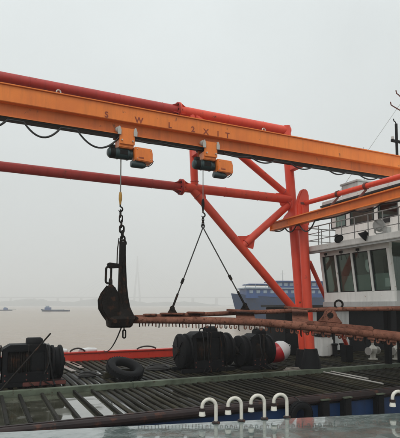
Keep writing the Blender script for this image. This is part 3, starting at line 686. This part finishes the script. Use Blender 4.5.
for px, wl, nm in ((150, .32, 0), (173, .62, 1), (196, .45, 0), (245, .95, 1), (300, .8, 0)):
    a = at_px(front, px); b = at_px(rear, px); c = (a+b)/2; ax_ = (at_px(front, px+8) - at_px(front, px-8)).normalized()
    c = Vector((c.x, c.y, max(a.z+.02, b.z) + .055))
    pl = mesh('cross_plate', MB().bar(c - ax_*wl/2 + Vector((0,0,.005)), c + ax_*wl/2 + Vector((0,0,.005)), .46, .045), M['rustplate'], fr, bevel=.012)
    mesh('saddle', MB().bar(a + Vector((0,0,.04)), b + Vector((0,0,.03)), wl*.5, .06), M['rustplate'], pl)
    if nm:
        lug = mesh('padeye', MB().prism([c + ax_*d + Vector((0,0,h)) for d, h in ((-.13,.02),(.13,.02),(.07,.12),(.04,.17),(-.04,.17),(-.07,.12))], Vector((-ax_.y, ax_.x, 0))*.05), M['blacksteel'], pl, bevel=.01)
        slings.append(c + Vector((0,0,.14)))
# the big lug plate on the right
a = at_px(front, 336); ax_ = (at_px(front, 346) - at_px(front, 326)).normalized(); sdx = Vector((-ax_.y, ax_.x, 0)); up = Vector((0,0,1))
mesh('lug_plate', MB().bar(a - ax_*.75 + up*.09 + sdx*.06, a + ax_*.85 + up*.09 + sdx*.06, .30, .12), M['rustplate'], fr, bevel=.035)
ring = []; n = 16
mb = MB()
for i in range(n+1):
    t = math.pi*i/n; ring.append((math.cos(t), math.sin(t)))
outp = [(-.30,.0)] + [(-.16*c, .20+.16*s) for c, s in ring] + [(.30,.0)]
inn = [(-.07*c, .20+.07*s) for c, s in [(math.cos(2*math.pi*i/16), math.sin(2*math.pi*i/16)) for i in range(16)]]
o3 = [a - ax_*.15 + up*(.15+z_*.9) + ax_*x_ + sdx*.08 for x_, z_ in outp]
lug = mesh('padeye', MB().prism(o3, sdx*.12), M['rustplate'], fr, bevel=.02)
mesh('eye_hole', MB().lathe([(.075,-.066),(.075,.066)], a - ax_*.15 + up*.33 + sdx*.08, sdx, 16), M['blacksteel'], lug)
c = at_px(rear, 338.5); mesh('ring', MB().torus(c + Vector((0,0,.13)), .105, .028, (.45,.9,0), 20, 8), M['blacksteel'], fr)
# fringe of hooks under the front pipe
ln = [0]
for i in range(len(front)-1): ln.append(ln[-1] + (front[i+1]-front[i]).length)
d = .22; k = 0
while d < ln[-1] - .1:
    i = max(j for j in range(len(front)-1) if ln[j] <= d); t = (d-ln[i])/(ln[i+1]-ln[i]); c = front[i].lerp(front[i+1], t); ax_ = (front[i+1]-front[i]).normalized()
    sdx = Vector((-ax_.y, ax_.x, 0)).normalized()
    rr = FR[i]
    L_ = .075 + .05*(d/ln[-1])
    if d < 1.9:
        pts = [c + Vector((0,0,-rr*.8)), c + ax_*random.uniform(-.012,.012) + Vector((0,0,-rr-L_-random.uniform(-.01,.03)))]; step = .085
    else:
        z0_ = -rr - L_*.55; pts = [c + Vector((0,0,-rr*.8)), c + Vector((0,0,z0_))] + [c + Vector((0,0,z0_-.012)) + (-ax_*math.cos(t_) + ax_ - up*math.sin(t_))*.026 for t_ in [j_*math.pi/6 for j_ in range(7)]] + [c + ax_*.052 + Vector((0,0,z0_+.03))]; step = .125
        if k % 6 == 3: pts = [c + Vector((0,0,-rr*.8)), c + Vector((0,0,-rr-L_*1.2)), c + ax_*.02 + Vector((0,0,-rr-L_*1.5))]
    mesh('hook', MB().tube(pts, .015 if d < 4 else .019, 6), M['rustpipe' if k % 3 else 'blacksteel'], fr)
    if d > 4.2 and k % 2 == 0: mesh('sleeve', MB().bar(c - ax_*.085 + Vector((0,0,-rr-.012)), c + ax_*.085 + Vector((0,0,-rr-.012)), .11, .07), M['rustplate'], fr, bevel=.015)
    d += step*random.uniform(.9, 1.1)
    k += 1
# bridle
apex = P(203, 226, v=BV)
bd = thing('sling_bridle', 'two-legged black wire sling from the right hoist hook to the rusty frame', 'sling', (u_2, BV, 3.4))
zl = hz2 - .11; nl = 5; st = (zl - apex.z)/nl
for i in range(nl):
    c = Vector((u_2 + (apex.x-u_2)*(i+.5)/nl, BV, zl - st*(i+.5))); mesh('link', MB().link(c, st*1.45, .055, .013, (0,0,1), (1,0,0) if i % 2 else (0,1,0)), M['blacksteel'], bd)
mesh('master_ring', MB().torus(apex - Vector((0,0,.0)), .05, .014, (0,1,0), 16, 8), M['blacksteel'], bd)
for tgt, tt in zip(slings, (.68, .66)):
    mesh('leg_rope', MB().tube([apex - Vector((0,0,.04)), tgt], .017, 8), M['darkrope'], bd)
    c = apex.lerp(tgt, tt); dr = (tgt-apex).normalized()
    mesh('rope_clip', MB().tube([c - dr*.07, c + dr*.07], .04, 8), M['blacksteel'], bd)
    mesh('turnbuckle', MB().tube([tgt - dr*.42, tgt - dr*.05], .03, 8), M['blacksteel'], bd)
    mesh('shackle', MB().torus(tgt, .055, .018, (0,1,0), 14, 6), M['blacksteel'], bd)

# ---------------------------------------------------------------- winches on deck
def winch(u0, v0, label, L_=2.0, rf=.52, s=1.0, flanges=(0, 1), eye=True):
    t = thing('deck_winch', label, 'winch', (u0 + L_/2, v0, DZ), 'black deck winches')
    zc = DZ + .10 + rf
    for sy in (-1, 1): mesh('skid', MB().box((u0, v0+sy*.36-.07, DZ-.003), (u0+L_, v0+sy*.36+.07, DZ+.11)), M['black'], t, bevel=.015)
    fx = (u0+.2, u0+L_-.2)
    for k, x in enumerate(fx):
        f = mesh('drum_flange', MB().lathe([(.1,-.16),(rf*.90,-.16),(rf,-.13),(rf,-.07),(rf*.86,-.05),(rf*.86,.05),(rf,.07),(rf,.13),(rf*.90,.16),(.1,.16)], (x, v0, zc), (1,0,0), 32), M['black'], t)
        mesh('hub_cap', MB().lathe([(.0,-.24),(.11,-.24),(.13,-.2),(.13,.2),(.11,.24),(0,.24)], (x, v0, zc), (1,0,0), 18), M['blacksteel'], f)
        for j in range(6):
            a = j*math.pi/3 + .3; c = Vector((x-.162, v0+math.cos(a)*rf*.5, zc+math.sin(a)*rf*.5))
            mesh('flange_rib', MB().bar((x-.165, v0+math.cos(a)*.13, zc+math.sin(a)*.13), (x-.165, v0+math.cos(a)*rf*.85, zc+math.sin(a)*rf*.85), .05, .02), M['black'], f)
    mesh('drum', MB().tube([(fx[0], v0, zc), (fx[1], v0, zc)], .17, 20), M['blacksteel'], t)
    a, b = u0+.46, u0+L_-.46; zt = zc + rf*.98
    for x in (a, b):
        for sy in (-1, 1): mesh('frame_leg', MB().bar((x, v0+sy*.38, DZ+.105), (x, v0+sy*.26, zt-.04), .12, .12), M['black'], t, bevel=.012)
    mesh('top_plate', MB().prism([Vector((a-.1, v0, zt-.12)), Vector((b+.12, v0, zt-.12)), Vector((b+.10, v0, zt-.02)), Vector((b-.02, v0, zt+.06)), Vector((a+.12, v0, zt+.06)), Vector((a-.02, v0, zt-.02))], (0,.66,0)), M['black'], t, bevel=.02)
    mesh('lower_plate', MB().box((a-.02, v0-.42, DZ+.11), (b+.02, v0+.42, DZ+.36)), M['black'], t, bevel=.02)
    mesh('gear_case', MB().box((b-.42, v0-.34, DZ+.36), (b-.06, v0+.34, zt-.121)), M['black'], t, bevel=.03)
    rp = []; nn = max(3, int((b-.45-a)/.06))
    for j in range(nn):
        rp += [(.40+random.uniform(-.02,.02), j*.06), (.44+random.uniform(-.02,.03), j*.06+.03)]
    mesh('rope_pack', MB().lathe([(.1,0)] + rp + [(.1, nn*.06)], (a+.07, v0, zc-.04), (1,0,0), 20), M['blacksteel'], t)
    for j in range(5):      # hoses and slack rope over the frame
        x_ = random.uniform(a-.1, b+.1); y_ = v0 - .37; w_ = random.uniform(-.3,.3); p_ = [Vector((x_ + w_*t_*t_ + .03*math.sin(t_*5+x_*7), y_ - .05*math.sin(t_*3) , zt + .03 - (zt-DZ-.1)*t_)) for t_ in [q_/8 for q_ in range(9)]]
        p_ = [Vector((p_[0].x, v0-.2, zt+.05))] + p_ + [Vector((p_[-1].x + random.uniform(-.3,.3), y_-.25, DZ+.025))]
        mesh('hose', MB().tube(p_, random.uniform(.014,.024), 6), M['cable'] if j % 2 else M['blacksteel'], t)
    mesh('motor', MB().lathe([(.0,-.2),(.13,-.2),(.15,-.16),(.15,.16),(.11,.22),(0,.22)], ((a+b)/2+.2, v0-.05, zt+.08), (1,0,0), 18), M['black'], t)
    for x_ in (a, (a+b)/2, b):
        for z_ in (DZ+.17, DZ+.3): mesh('bolt', MB().lathe([(.02,0),(.02,.018),(0,.02)], (x_, v0-.42, z_), (0,-1,0), 6), M['rustred'], t)
    if eye:
        e = Vector(((a+b)/2-.12, v0-.1, zt+.10)); mesh('lifting_eye', MB().torus(e, .07, .022, (.3,1,0), 16, 8), M['black'], t)
    return t
winch(5.62, 13.75, 'black double-drum deck winch below the slings, largest of the winches', 1.85, .54)
winch(7.62, 13.55, 'black deck winch between the largest winch and the red and white buoy', 1.3, .49, eye=False)
wl = winch(.15, 13.35, 'black deck winch at the left picture edge with a pole leaning on it', 1.95, .45, eye=False)
# tarpaulin bundle and slab beside the left winch
a, b = P(22, 386, z=DZ), P(65, 383, z=DZ)
tag(mesh('rust_plate', MB().bar((a.x, a.y, DZ+.05), (b.x, b.y, DZ+.05), .34, .10), M['rustred'], base=(a.x, a.y, DZ), bevel=.012), 'dull red steel slab lying in front of the left winch', 'slab')
a = P(-4, 395, z=DZ+.03); b = P(50.5, 333.5, v=13.0)
a = Vector((a.x, a.y, DZ+.02)); dr = b - a
po = tag(mesh('leaning_pole', MB().tube([a, b], .022, 8), M['blacksteel'], base=a), 'thin dark pole leaning against the left winch', 'pole')

# big tyre lying askew on a rubber block
tq = P(128.5, 381, z=DZ); tax = Vector((.16, -.40, .90)).normalized(); tR, tr_ = .53, .13
up_ext = (tR - tr_)*math.sqrt(1 - tax.z**2) + tr_
ty = tyre((tq.x, tq.y + .35, DZ + up_ext - .01), tax, tR, tr_, 'large_tyre', 'large worn black tyre lying tilted on the deck slats', under=(tq.x, tq.y+.35, DZ))
c = Vector((tq.x, tq.y+.35, DZ)); bx = thing('timber_block', 'dark timber block propping up the large tyre', 'block', c + Vector((0,.38,0)))
mesh('timber', MB().box((c.x-.5, c.y+.28, DZ-.002), (c.x+.5, c.y+.56, DZ+.16)), M['slat'], bx, bevel=.02)
mesh('timber', MB().box((c.x-.42, c.y+.3, DZ+.161), (c.x+.4, c.y+.54, DZ+.24)), M['slat'], bx, bevel=.02)
# white bundles behind the red gunwale + hoop
for px, w_, lb in ((63.5, .16, 'white rounded float on the red gunwale beside the left winch'), (88, .36, 'white oblong float on the red gunwale, left of the big tyre')):
    q = P(px, 352, v=VF); mb = MB().lathe([(0,-w_),(.05,-w_*.96),(.085,-w_*.75),(.10,0),(.085,w_*.75),(.05,w_*.96),(0,w_)], (q.x, VF+.06, DZ+.36), (1,0,0), 16)
    o = mesh('float', mb, M['cloth'], base=(q.x, VF+.06, DZ+.26)); tag(o, lb, 'float')
q0 = P(70, 352, v=VF-.05); q1 = P(85, 352, v=VF-.05)
tag(mesh('mooring_rope', MB().tube([Vector((q0.x + (q1.x-q0.x)*t, VF-.04, DZ+.335 + .12*math.sin(math.pi*t)**.7)) for t in [i/12 for i in range(13)]], .03, 8), M['darkrope'], base=q0), 'short dark rope humped over the red gunwale', 'rope')
q0 = P(137, 352, v=VF-.05); q1 = P(156, 352, v=VF-.05)
tag(mesh('mooring_rope', MB().tube([Vector((q0.x + (q1.x-q0.x)*t, VF-.04, DZ+.335 + .10*math.sin(math.pi*t)**.7)) for t in [i/12 for i in range(13)]], .03, 8), M['darkrope'], base=q0), 'short dark rope on the red gunwale behind the big tyre', 'rope')

# red and white buoy
bq = P(281, 372, z=DZ); bx_ = Vector((.86, -.10, .36)).normalized(); bo = P(277.5, 353, v=13.75); bo.z = DZ+.45
by = thing('mooring_buoy', 'red and white mooring buoy tipped over beside the winch', 'buoy', (bo.x, bo.y, DZ))
mesh('red_half', MB().lathe([(.0,-.46),(.12,-.44),(.25,-.32),(.33,-.12),(.35,.05),(.0,.05)], bo, bx_, 28), M['buoyred'], by, ang=60)
mesh('white_half', MB().lathe([(.0,.051),(.35,.051),(.335,.2),(.27,.34),(.15,.44),(.0,.47)], bo, bx_, 28), M['cloth'], by, ang=60)
mesh('lifting_ring', MB().torus(bo + bx_*.49, .06, .016, (0,1,0), 14, 6), M['steel'], by)

# steel rods lying across the deck
for k, (pa, pb, lb) in enumerate(((( 317,370.5), (383,383.5), 'long pale steel rod lying on the right deck slats, nearer of the two'), ((322,369.5), (368,378.5), 'pale steel rod on the right deck slats, shorter of the two'))):
    a = P(*pa, z=DZ+.03); b = P(*pb, z=DZ+.03); a.z = b.z = DZ+.022
    if a.y > VS-.2: a = b + (a-b)*((b.y-(VS-.2))/(b.y-a.y))
    t = thing('steel_rod', lb, 'rod', (a.x, a.y, DZ), 'steel rods lying on the deck')
    mesh('bar', MB().tube([a, b], .024, 8), M['steel'], t)

# ---------------------------------------------------------------- wheelhouse
V1, V2 = 9.22, 12.06
ZF, ZS, ZH, ZL = 3.70, 3.99, 5.14, 5.30
UT, UB, UK = 9.90, 10.05, 13.4
wh = thing('wheelhouse', 'white two-level wheelhouse with raked dark windows at the right', 'cabin', (11.5, 10.6, DZ))
mesh('floor_slab', MB().box((UB-.03, V1-.05, ZF-.16), (UK, V2+.05, ZF)), M['greywhite'], wh, bevel=.01)
mesh('sill_wall', MB().prism([(UB+.04, V1, ZF), (UB-.0, V1, ZS), (UB+.10, V1, ZS), (UB+.14, V1, ZF)], (0,0,0)) if False else MB().box((UB, V1, ZF+.001), (UB+.08, V2, ZS)), M['white'], wh)
mesh('head_wall', MB().box((UT, V1, ZH), (UT+.10, V2, ZL-.001)), M['white'], wh)
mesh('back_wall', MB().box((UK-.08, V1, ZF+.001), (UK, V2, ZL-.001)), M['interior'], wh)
mesh('far_wall', MB().prism([Vector((UB, V2-.03, ZF+.001)), Vector((UK-.082, V2-.03, ZF+.001)), Vector((UK-.082, V2-.03, ZL-.002)), Vector((UT+.102, V2-.03, ZL-.002)), Vector((UT+.102, V2-.03, ZH)), Vector((UB+.082, V2-.03, ZS)), Vector((UB+.082, V2-.03, ZF+.001))], (0,.06,0)), M['white'], wh)
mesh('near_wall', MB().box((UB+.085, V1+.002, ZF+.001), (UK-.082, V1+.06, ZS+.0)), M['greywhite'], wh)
def fac(v, t): return Vector((UB + (UT-UB)*t, v, ZS + (ZH-ZS)*t))
nv = [V2, 11.36, 10.66, 9.97, V1]
for i in range(5):
    v = nv[i] + (.05 if i == 4 else (-.05 if i == 0 else 0)); a, b = fac(v, 0), fac(v, 1)
    mesh('mullion', MB().bar(a + Vector((.04,0,0)), b + Vector((.04,0,0)), .11 if i in (0,4) else .075, .10, up=(1,0,0)), M['white'], wh, bevel=.008)
for i in range(4):
    va, vb = nv[i] - .045, nv[i+1] + .045
    if i == 0: va -= .055
    if i == 3: vb += .055
    wn = mesh('window', MB().prism([fac(va,0)+Vector((.05,0,0)), fac(vb,0)+Vector((.05,0,0)), fac(vb,1)+Vector((.05,0,0)), fac(va,1)+Vector((.05,0,0))], (.012,0,.0015)), M['glass'], wh)
    fm = MB()
    for (p, q) in ((fac(va,.012),fac(vb,.012)),(fac(va,.988),fac(vb,.988)),(fac(va-.014,0),fac(va-.014,1)),(fac(vb+.014,0),fac(vb+.014,1))):
        fm.bar(p + Vector((.03,0,0)), q + Vector((.03,0,0)), .028, .03, up=(1,0,0))
    mesh('frame', fm, M['roofdark'], wn)
for i, f in ((1,.0),(2,.0),(0,.0)):
    c = fac((nv[i]+nv[i+1])/2, 1); mesh('wiper', MB().tube([c + Vector((-.02,.05,.06)), c + Vector((-.03,.02,-.18))], .01, 6).box((c.x-.05, c.y+.0, c.z+.03), (c.x+.0, c.y+.1, c.z+.1)), M['roofdark'], wh)
# near side: door opening and dark glass
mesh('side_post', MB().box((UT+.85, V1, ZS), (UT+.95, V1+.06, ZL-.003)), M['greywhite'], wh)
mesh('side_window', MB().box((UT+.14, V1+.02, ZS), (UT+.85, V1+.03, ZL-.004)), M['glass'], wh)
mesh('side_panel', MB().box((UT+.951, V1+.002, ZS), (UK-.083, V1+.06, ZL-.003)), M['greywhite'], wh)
# inside
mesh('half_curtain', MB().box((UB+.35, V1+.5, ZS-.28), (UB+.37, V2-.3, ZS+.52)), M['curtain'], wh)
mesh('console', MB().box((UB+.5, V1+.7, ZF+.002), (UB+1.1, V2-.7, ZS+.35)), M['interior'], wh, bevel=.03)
q = [(10.55,4.98),(10.38,4.98),(10.28,4.7),(10.36,4.58),(10.5,4.62),(10.56,4.75)]
mesh('hung_cloth', MB().prism([(UB+.10, y-.22, z_-.06) for y, z_ in q], (.05,0,0)), M['cloth'], wh, bevel=.015)  # irregular white slab close behind the glass
mesh('paper', MB().box((UB+.14, V1+.16, ZS+.12), (UB+.148, V1+.44, ZS+.36)), M['cloth'], wh)
# gallery
mesh('gallery_deck', MB().box((9.50, 6.5, ZL), (16.4, 12.28, ZL+.17)), M['white'], wh, bevel=.015)
mesh('gallery_soffit_beam', MB().box((9.56, 6.5, ZL-.06), (9.64, 12.2, ZL-.001)), M['greywhite'], wh)
rl = mesh('guard_rail', MB().tube([(9.55, 6.6, ZL+.78), (9.55, 12.2, ZL+.78)], .018, 8).tube([(9.55, 12.2, ZL+.78), (13.8, 12.2, ZL+.78)], .018, 8), M['rail'], wh)
for zz in (.36, .57): mesh('mid_rail', MB().tube([(9.55, 6.6, ZL+zz), (9.55, 12.2, ZL+zz)], .012, 6).tube([(9.55, 12.2, ZL+zz), (13.8, 12.2, ZL+zz)], .012, 6), M['rail'], rl)
for v in [12.2 - .52*i for i in range(11)]: mesh('rail_post', MB().tube([(9.55, v, ZL+.165), (9.55, v, ZL+.78)], .016, 6), M['rail'], rl)
for u in [10.1 + .6*i for i in range(6)]: mesh('rail_post', MB().tube([(u, 12.2, ZL+.165), (u, 12.2, ZL+.78)], .016, 6), M['rail'], rl)
# upper house
UU = 10.6; VU2 = 12.1; zu0, zu1 = ZL+.171, 6.90
wv = [(P(a, 215, u=UU).y, P(b, 215, u=UU).y) for a, b in ((331,346),(350,374),(378,398))]; wz = (6.14, 6.78)
mesh('upper_wall', MB().box((UU, 6.6, zu0), (UU+.08, VU2, wz[0])), M['white'], wh)
mesh('upper_head', MB().box((UU, 6.6, wz[1]), (UU+.08, VU2, zu1)), M['white'], wh)
edges = [VU2] + [x for p_ in wv for x in p_] + [6.6]
for i in range(0, len(edges), 2): mesh('upper_pillar', MB().box((UU, edges[i+1], wz[0]), (UU+.08, edges[i], wz[1])), M['white'], wh)
for a, b in wv:
    wn = mesh('upper_window', MB().box((UU+.03, b, wz[0]), (UU+.042, a, wz[1])), M['glass'], wh)
    fm = MB().box((UU-.012, b, wz[0]), (UU+.02, a, wz[0]+.03)).box((UU-.012, b, wz[1]-.03), (UU+.02, a, wz[1])).box((UU-.012, b, wz[0]+.031), (UU+.02, b+.03, wz[1]-.031)).box((UU-.012, a-.03, wz[0]+.031), (UU+.02, a, wz[1]-.031))
    mesh('frame', fm, M['roofdark'], wn)
mesh('upper_far_wall', MB().box((UU+.081, VU2-.08, zu0), (16.0, VU2, zu1)), M['white'], wh)
mesh('upper_back_wall', MB().box((15.9, 6.6, zu0), (16.0, VU2-.081, zu1)), M['interior'], wh)
mesh('upper_roof', MB().box((10.38, 6.4, zu1+.001), (16.4, 12.6, zu1+.06)), M['roofdark'], wh, bevel=.01)
mesh('roof_top', MB().box((10.42, 6.45, zu1+.061), (16.35, 12.55, zu1+.17)), M['white'], wh)
mesh('panel_box', MB().box((UU-.06, P(390,215,u=UU).y, 5.98), (UU-.001, P(383.5,215,u=UU).y, 6.14)), M['roofdark'], wh, bevel=.006)
# columns under the wheelhouse and the deckhouse behind it
for (u, v) in ((12.6, 9.5), (12.6, 11.9), (13.2, 9.5), (13.2, 11.9)):
    mesh('column', MB().box((u-.09, v-.09, DZ-.01), (u+.09, v+.09, ZF-.161)), M['black'], wh, bevel=.01)
    mesh('column', MB().box((u-.09, v-.09, ZL-.0) if False else (u-.05, v-.05, ZF+.001), (u+.05, v+.05, ZL-.001)), M['interior'], wh) if u > 12 else None
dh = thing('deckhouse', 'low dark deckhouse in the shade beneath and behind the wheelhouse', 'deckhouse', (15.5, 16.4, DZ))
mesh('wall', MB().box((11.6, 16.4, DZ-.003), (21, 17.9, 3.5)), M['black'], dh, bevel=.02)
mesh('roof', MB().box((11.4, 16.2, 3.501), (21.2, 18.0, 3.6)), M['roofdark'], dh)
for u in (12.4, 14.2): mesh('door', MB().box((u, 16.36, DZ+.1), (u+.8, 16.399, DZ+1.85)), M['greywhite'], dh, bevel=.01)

# floodlights, searchlight
def floodlight(px, py, label, dv=(-.55,-.6,-.35), s=1.0):
    q = P(px, py, u=9.40); t = thing('floodlight', label, 'floodlight', q, 'floodlights on the gallery rail'); d = Vector(dv).normalized()
    mesh('bowl', MB().lathe([(.02,-.19*s),(.07*s,-.18*s),(.09*s,-.10*s),(.15*s,.0),(.165*s,.03*s),(.15*s,.03*s),(.12*s,.0),(.0,-.02)], q, d, 20), M['black'], t)
    mesh('lens', MB().lathe([(.0,.012),(.13*s,.012),(.13*s,.02),(0,.024)], q, d, 20), M['roofdark'], t)
    mesh('bracket', MB().tube([q - d*.12 + Vector((0,0,-.02)), (9.52, q.y+.02, q.z-.12), (9.545, q.y+.03, ZL+.36)], .02, 8), M['rail'], t)
floodlight(338.5, 238.5, 'black floodlight on the gallery rail, left one', (-.15,-.75,-.6), .85)
floodlight(362.5, 236.5, 'black floodlight on the gallery rail, right one under the searchlight', (-.35,.55,-.55), .9)
q = P(373.5, 226, u=9.48)
sl = thing('searchlight', 'grey searchlight in a yoke standing above the gallery rail', 'searchlight', (9.7, q.y, ZL+.17))
mesh('pedestal', MB().tube([(9.7, q.y, ZL+.168), (9.7, q.y, q.z-.18)], .035, 10), M['greywhite'], sl)
mesh('yoke', MB().tube([(9.7, q.y-.17, q.z+.02), (9.7, q.y-.17, q.z-.14), (9.7, q.y-.1, q.z-.19), (9.7, q.y+.1, q.z-.19), (9.7, q.y+.17, q.z-.14), (9.7, q.y+.17, q.z+.02)], .022, 8), M['greywhite'], sl)
mesh('drum', MB().lathe([(0,-.16),(.12,-.15),(.15,-.08),(.155,.12),(.14,.13),(0,.10)], (9.7, q.y, q.z+.02), (-.8,-.5,.1), 22), M['rail'], sl)
mesh('junction_box', MB().box((9.62, q.y-.33, ZL+.168), (9.78, q.y-.2, ZL+.36)), M['greywhite'], sl, bevel=.01)
# lamp cluster on the red post by the gallery end
q = P(305.5, 238, u=9.46); lf = thing('post_lamp', 'small pale lamp fixed to the red post at the gallery end', 'lamp', q)
mesh('lamp_body', MB().lathe([(.0,-.08),(.06,-.07),(.085,.0),(.085,.07),(.06,.1),(0,.11)], q, (-.6,-.5,-.3), 16), M['greywhite'], lf)
mesh('arm', MB().tube([q, (9.55, 12.2, q.z-.1)], .022, 8), M['rail'], lf)

# roof box, masts
zr = zu1 + .17
q = P(334, 200, u=11.0)
vb_ = thing('roof_locker', 'pale grey box standing on the far end of the wheelhouse roof', 'box', (11.1, 11.7, zr))
a = P(325, 196, v=11.95); b = P(343, 196, v=11.95)
mesh('body', MB().box((10.75, 11.2, zr-.002), (11.5, 11.95, zr+.46)), M['greywhite'], vb_, bevel=.015)
mesh('lid', MB().box((10.71, 11.16, zr+.461), (11.54, 11.99, zr+.52)), M['greywhite'], vb_, bevel=.01)
MV = 12.1
m0 = P(397.2, 160, v=MV); mu = m0.x; ms = thing('signal_mast', 'short black cross-shaped mast on the wheelhouse roof', 'mast', (mu, MV, zr))
zt = P(396.5, 124, v=MV).z; zx = P(397, 141.5, v=MV).z
mesh('pole', MB().tube([(mu, MV, zr-.005), (mu, MV, zt)], .05, 10), M['black'], ms)
mesh('cross_arm', MB().box((mu-.26, MV-.04, zx-.045), (mu+.34, MV+.04, zx+.045)), M['black'], ms, bevel=.008)
mesh('tip_hook', MB().tube([(mu, MV, zt-.02), (mu-.03, MV, zt+.06), (mu-.1, MV, zt+.09), (mu-.13, MV, zt+.17)], .02, 6), M['black'], ms)
mesh('lamp', MB().lathe([(.0,0),(.05,.01),(.05,.1),(0,.12)], (mu-.2, MV, zx+.046), n=12), M['greywhite'], ms)
um = P(405, 160, v=MV+.15).x; VM = MV+.15
mt = thing('radio_mast', 'tall thin mast just beyond the right edge with aerial arms and a stay wire', 'mast', (um, VM, zr))
mesh('pole', MB().tube([(um, VM, zr-.005), (um, VM, P(405, 70, v=VM).z)], [.07,.04], 10), M['greywhite'], mt)
for py, x0 in ((105, 390.5), (93.5, 396)):
    a = P(x0, py, v=VM)
    mesh('aerial_arm', MB().tube([(um, VM, a.z-.16), (a.x+.12, VM, a.z-.02), (a.x+.03, VM, a.z+.01), (a.x, VM, a.z+.12)], .022, 6), M['rustred'], mt)
a = P(403, 100, v=VM); b = P(367, 152, v=VM); b2 = a + (b-a)*((a.z - zr)/(a.z - b.z))
mesh('stay_wire', MB().tube([a, b2], .007, 5), M['rail'], mt)
mesh('stay_foot', MB().tube([(b2.x, b2.y, zr-.003), (b2.x, b2.y, zr+.06)], .02, 6), M['rail'], mt)
q = P(363.5, 157, v=MV); wa = thing('whip_aerial', 'thin whip aerial on the wheelhouse roof left of the masts', 'aerial', (q.x, q.y, zr))
mesh('rod', MB().tube([(q.x, q.y, zr-.004), (q.x, q.y, P(363,147,v=MV).z)], [.014,.008], 6), M['rail'], wa); mesh('base', MB().lathe([(.04,-.004),(.04,.08),(.015,.1)], (q.x, q.y, zr), n=10), M['black'], wa)

# ---------------------------------------------------------------- gear on deck below the cabin
q = P(347, 345.5, Y=17.5); mesh('brace_mount', MB().box((q.x-.16, q.y-.16, DZ-.003), (q.x+.16, q.y+.16, q.z+.02)), M['black'], cp, bevel=.02)
for px, py, lb in ((373, 358, 'pale cast valve with handwheel on deck below the cabin, left one'), (397, 357, 'pale cast valve with handwheel at the right picture edge, right one')):
    q = P(px, py, Y=18.2); q = Vector((q.x, q.y, DZ)); t = thing('deck_valve', lb, 'valve', q, 'pale deck valves')
    mesh('body', MB().lathe([(0,-.003),(.17,-.003),(.17,.04),(.10,.06),(.10,.2),(.16,.28),(.17,.42),(.1,.5),(.05,.55),(.03,.72)], q, n=18), M['vent'], t)
    mesh('side_flange', MB().lathe([(.08,-.3),(.15,-.3),(.15,-.26),(.08,-.24),(.08,.24),(.15,.26),(.15,.3),(.08,.3)], q + Vector((0,0,.33)), (1,.2,0), 16), M['steel'], t)
    mesh('handwheel', MB().torus(q + Vector((0,0,.72)), .15, .018, (0,.2,1), 18, 6).bar(q + Vector((-.15,0,.72)), q + Vector((.15,0,.72)), .02, .02), M['black'], t)
q = P(324, 352, Y=19.6); q = Vector((q.x, q.y, DZ))
lk = thing('deck_locker', 'white deck locker with dark lid behind the rusty frame', 'locker', q)
mesh('body', MB().box((q.x-.3, q.y-.25, DZ-.003), (q.x+.3, q.y+.25, DZ+.78)), M['white'], lk, bevel=.02); mesh('lid', MB().box((q.x-.33, q.y-.28, DZ+.781), (q.x+.33, q.y+.28, DZ+.85)), M['black'], lk, bevel=.01)
q = P(334, 352, Y=19.4); q = Vector((q.x+.25, q.y, DZ))
bl = thing('twin_bollard', 'black twin bollard beside the white deck locker', 'bollard', q)
mesh('base_plate', MB().box((q.x-.35, q.y-.16, DZ-.003), (q.x+.35, q.y+.16, DZ+.05)), M['black'], bl, bevel=.01)
for s in (-1, 1): mesh('post', MB().lathe([(.11,.05),(.10,.1),(.10,.42),(.14,.46),(.14,.5),(0,.52)], q + Vector((s*.2,0,0)), n=16), M['black'], bl)

def coil(px, py, R0, turns, r_, label, mat):
    q = P(px, py, z=DZ); pts = []
    for i in range(turns*20):
        a = i*2*math.pi/20; k = i/(turns*20); rr = R0*(1-.5*k) + random.uniform(-.012,.012)
        pts.append(Vector((q.x + math.cos(a)*rr, q.y + math.sin(a)*rr*.9, DZ + r_*.9 + (i//20 % 3)*r_*1.3 + random.uniform(-.004,.004))))
    pts += [pts[-1] + Vector((.25,-.15,-.02)), pts[-1] + Vector((.6,-.2,-.03))]
    for p_ in pts[-2:]: p_.z = DZ + r_
    tag(mesh('coiled_rope', MB().tube(pts, r_, 6), mat, base=(q.x, q.y, DZ)), label, 'rope')
M['rope'] = paint('grubby pale rope', (.22,.20,.17), (.12,.10,.085), rough=.9, bump=.5, dirt=.3, streak=False)
coil(293, 371, .30, 4, .022, 'grubby pale rope coil on deck below the red and white buoy', M['rope'])
coil(158, 369, .42, 5, .028, 'dark rope coil on deck between the big tyre and the largest winch', M['darkrope'])
coil(88, 376, .30, 4, .026, 'dark rope coil on deck left of the big tyre', M['darkrope'])

# ---------------------------------------------------------------- river haze
hm = bpy.data.materials.new('river haze'); hm.use_nodes = True; N = hm.node_tree.nodes
N.remove(N['Principled BSDF']); pv = N.new('ShaderNodeVolumePrincipled'); pv.inputs['Color'].default_value = (.975,.99,1,1); pv.inputs['Density'].default_value = .0012; pv.inputs['Anisotropy'].default_value = .2
hm.node_tree.links.new(pv.outputs[0], N['Material Output'].inputs['Volume'])
H = B + 200
tag(mesh('haze', MB().box((-H,-H,-1.2), (H,H,ztop+8)), hm), kind='stuff')
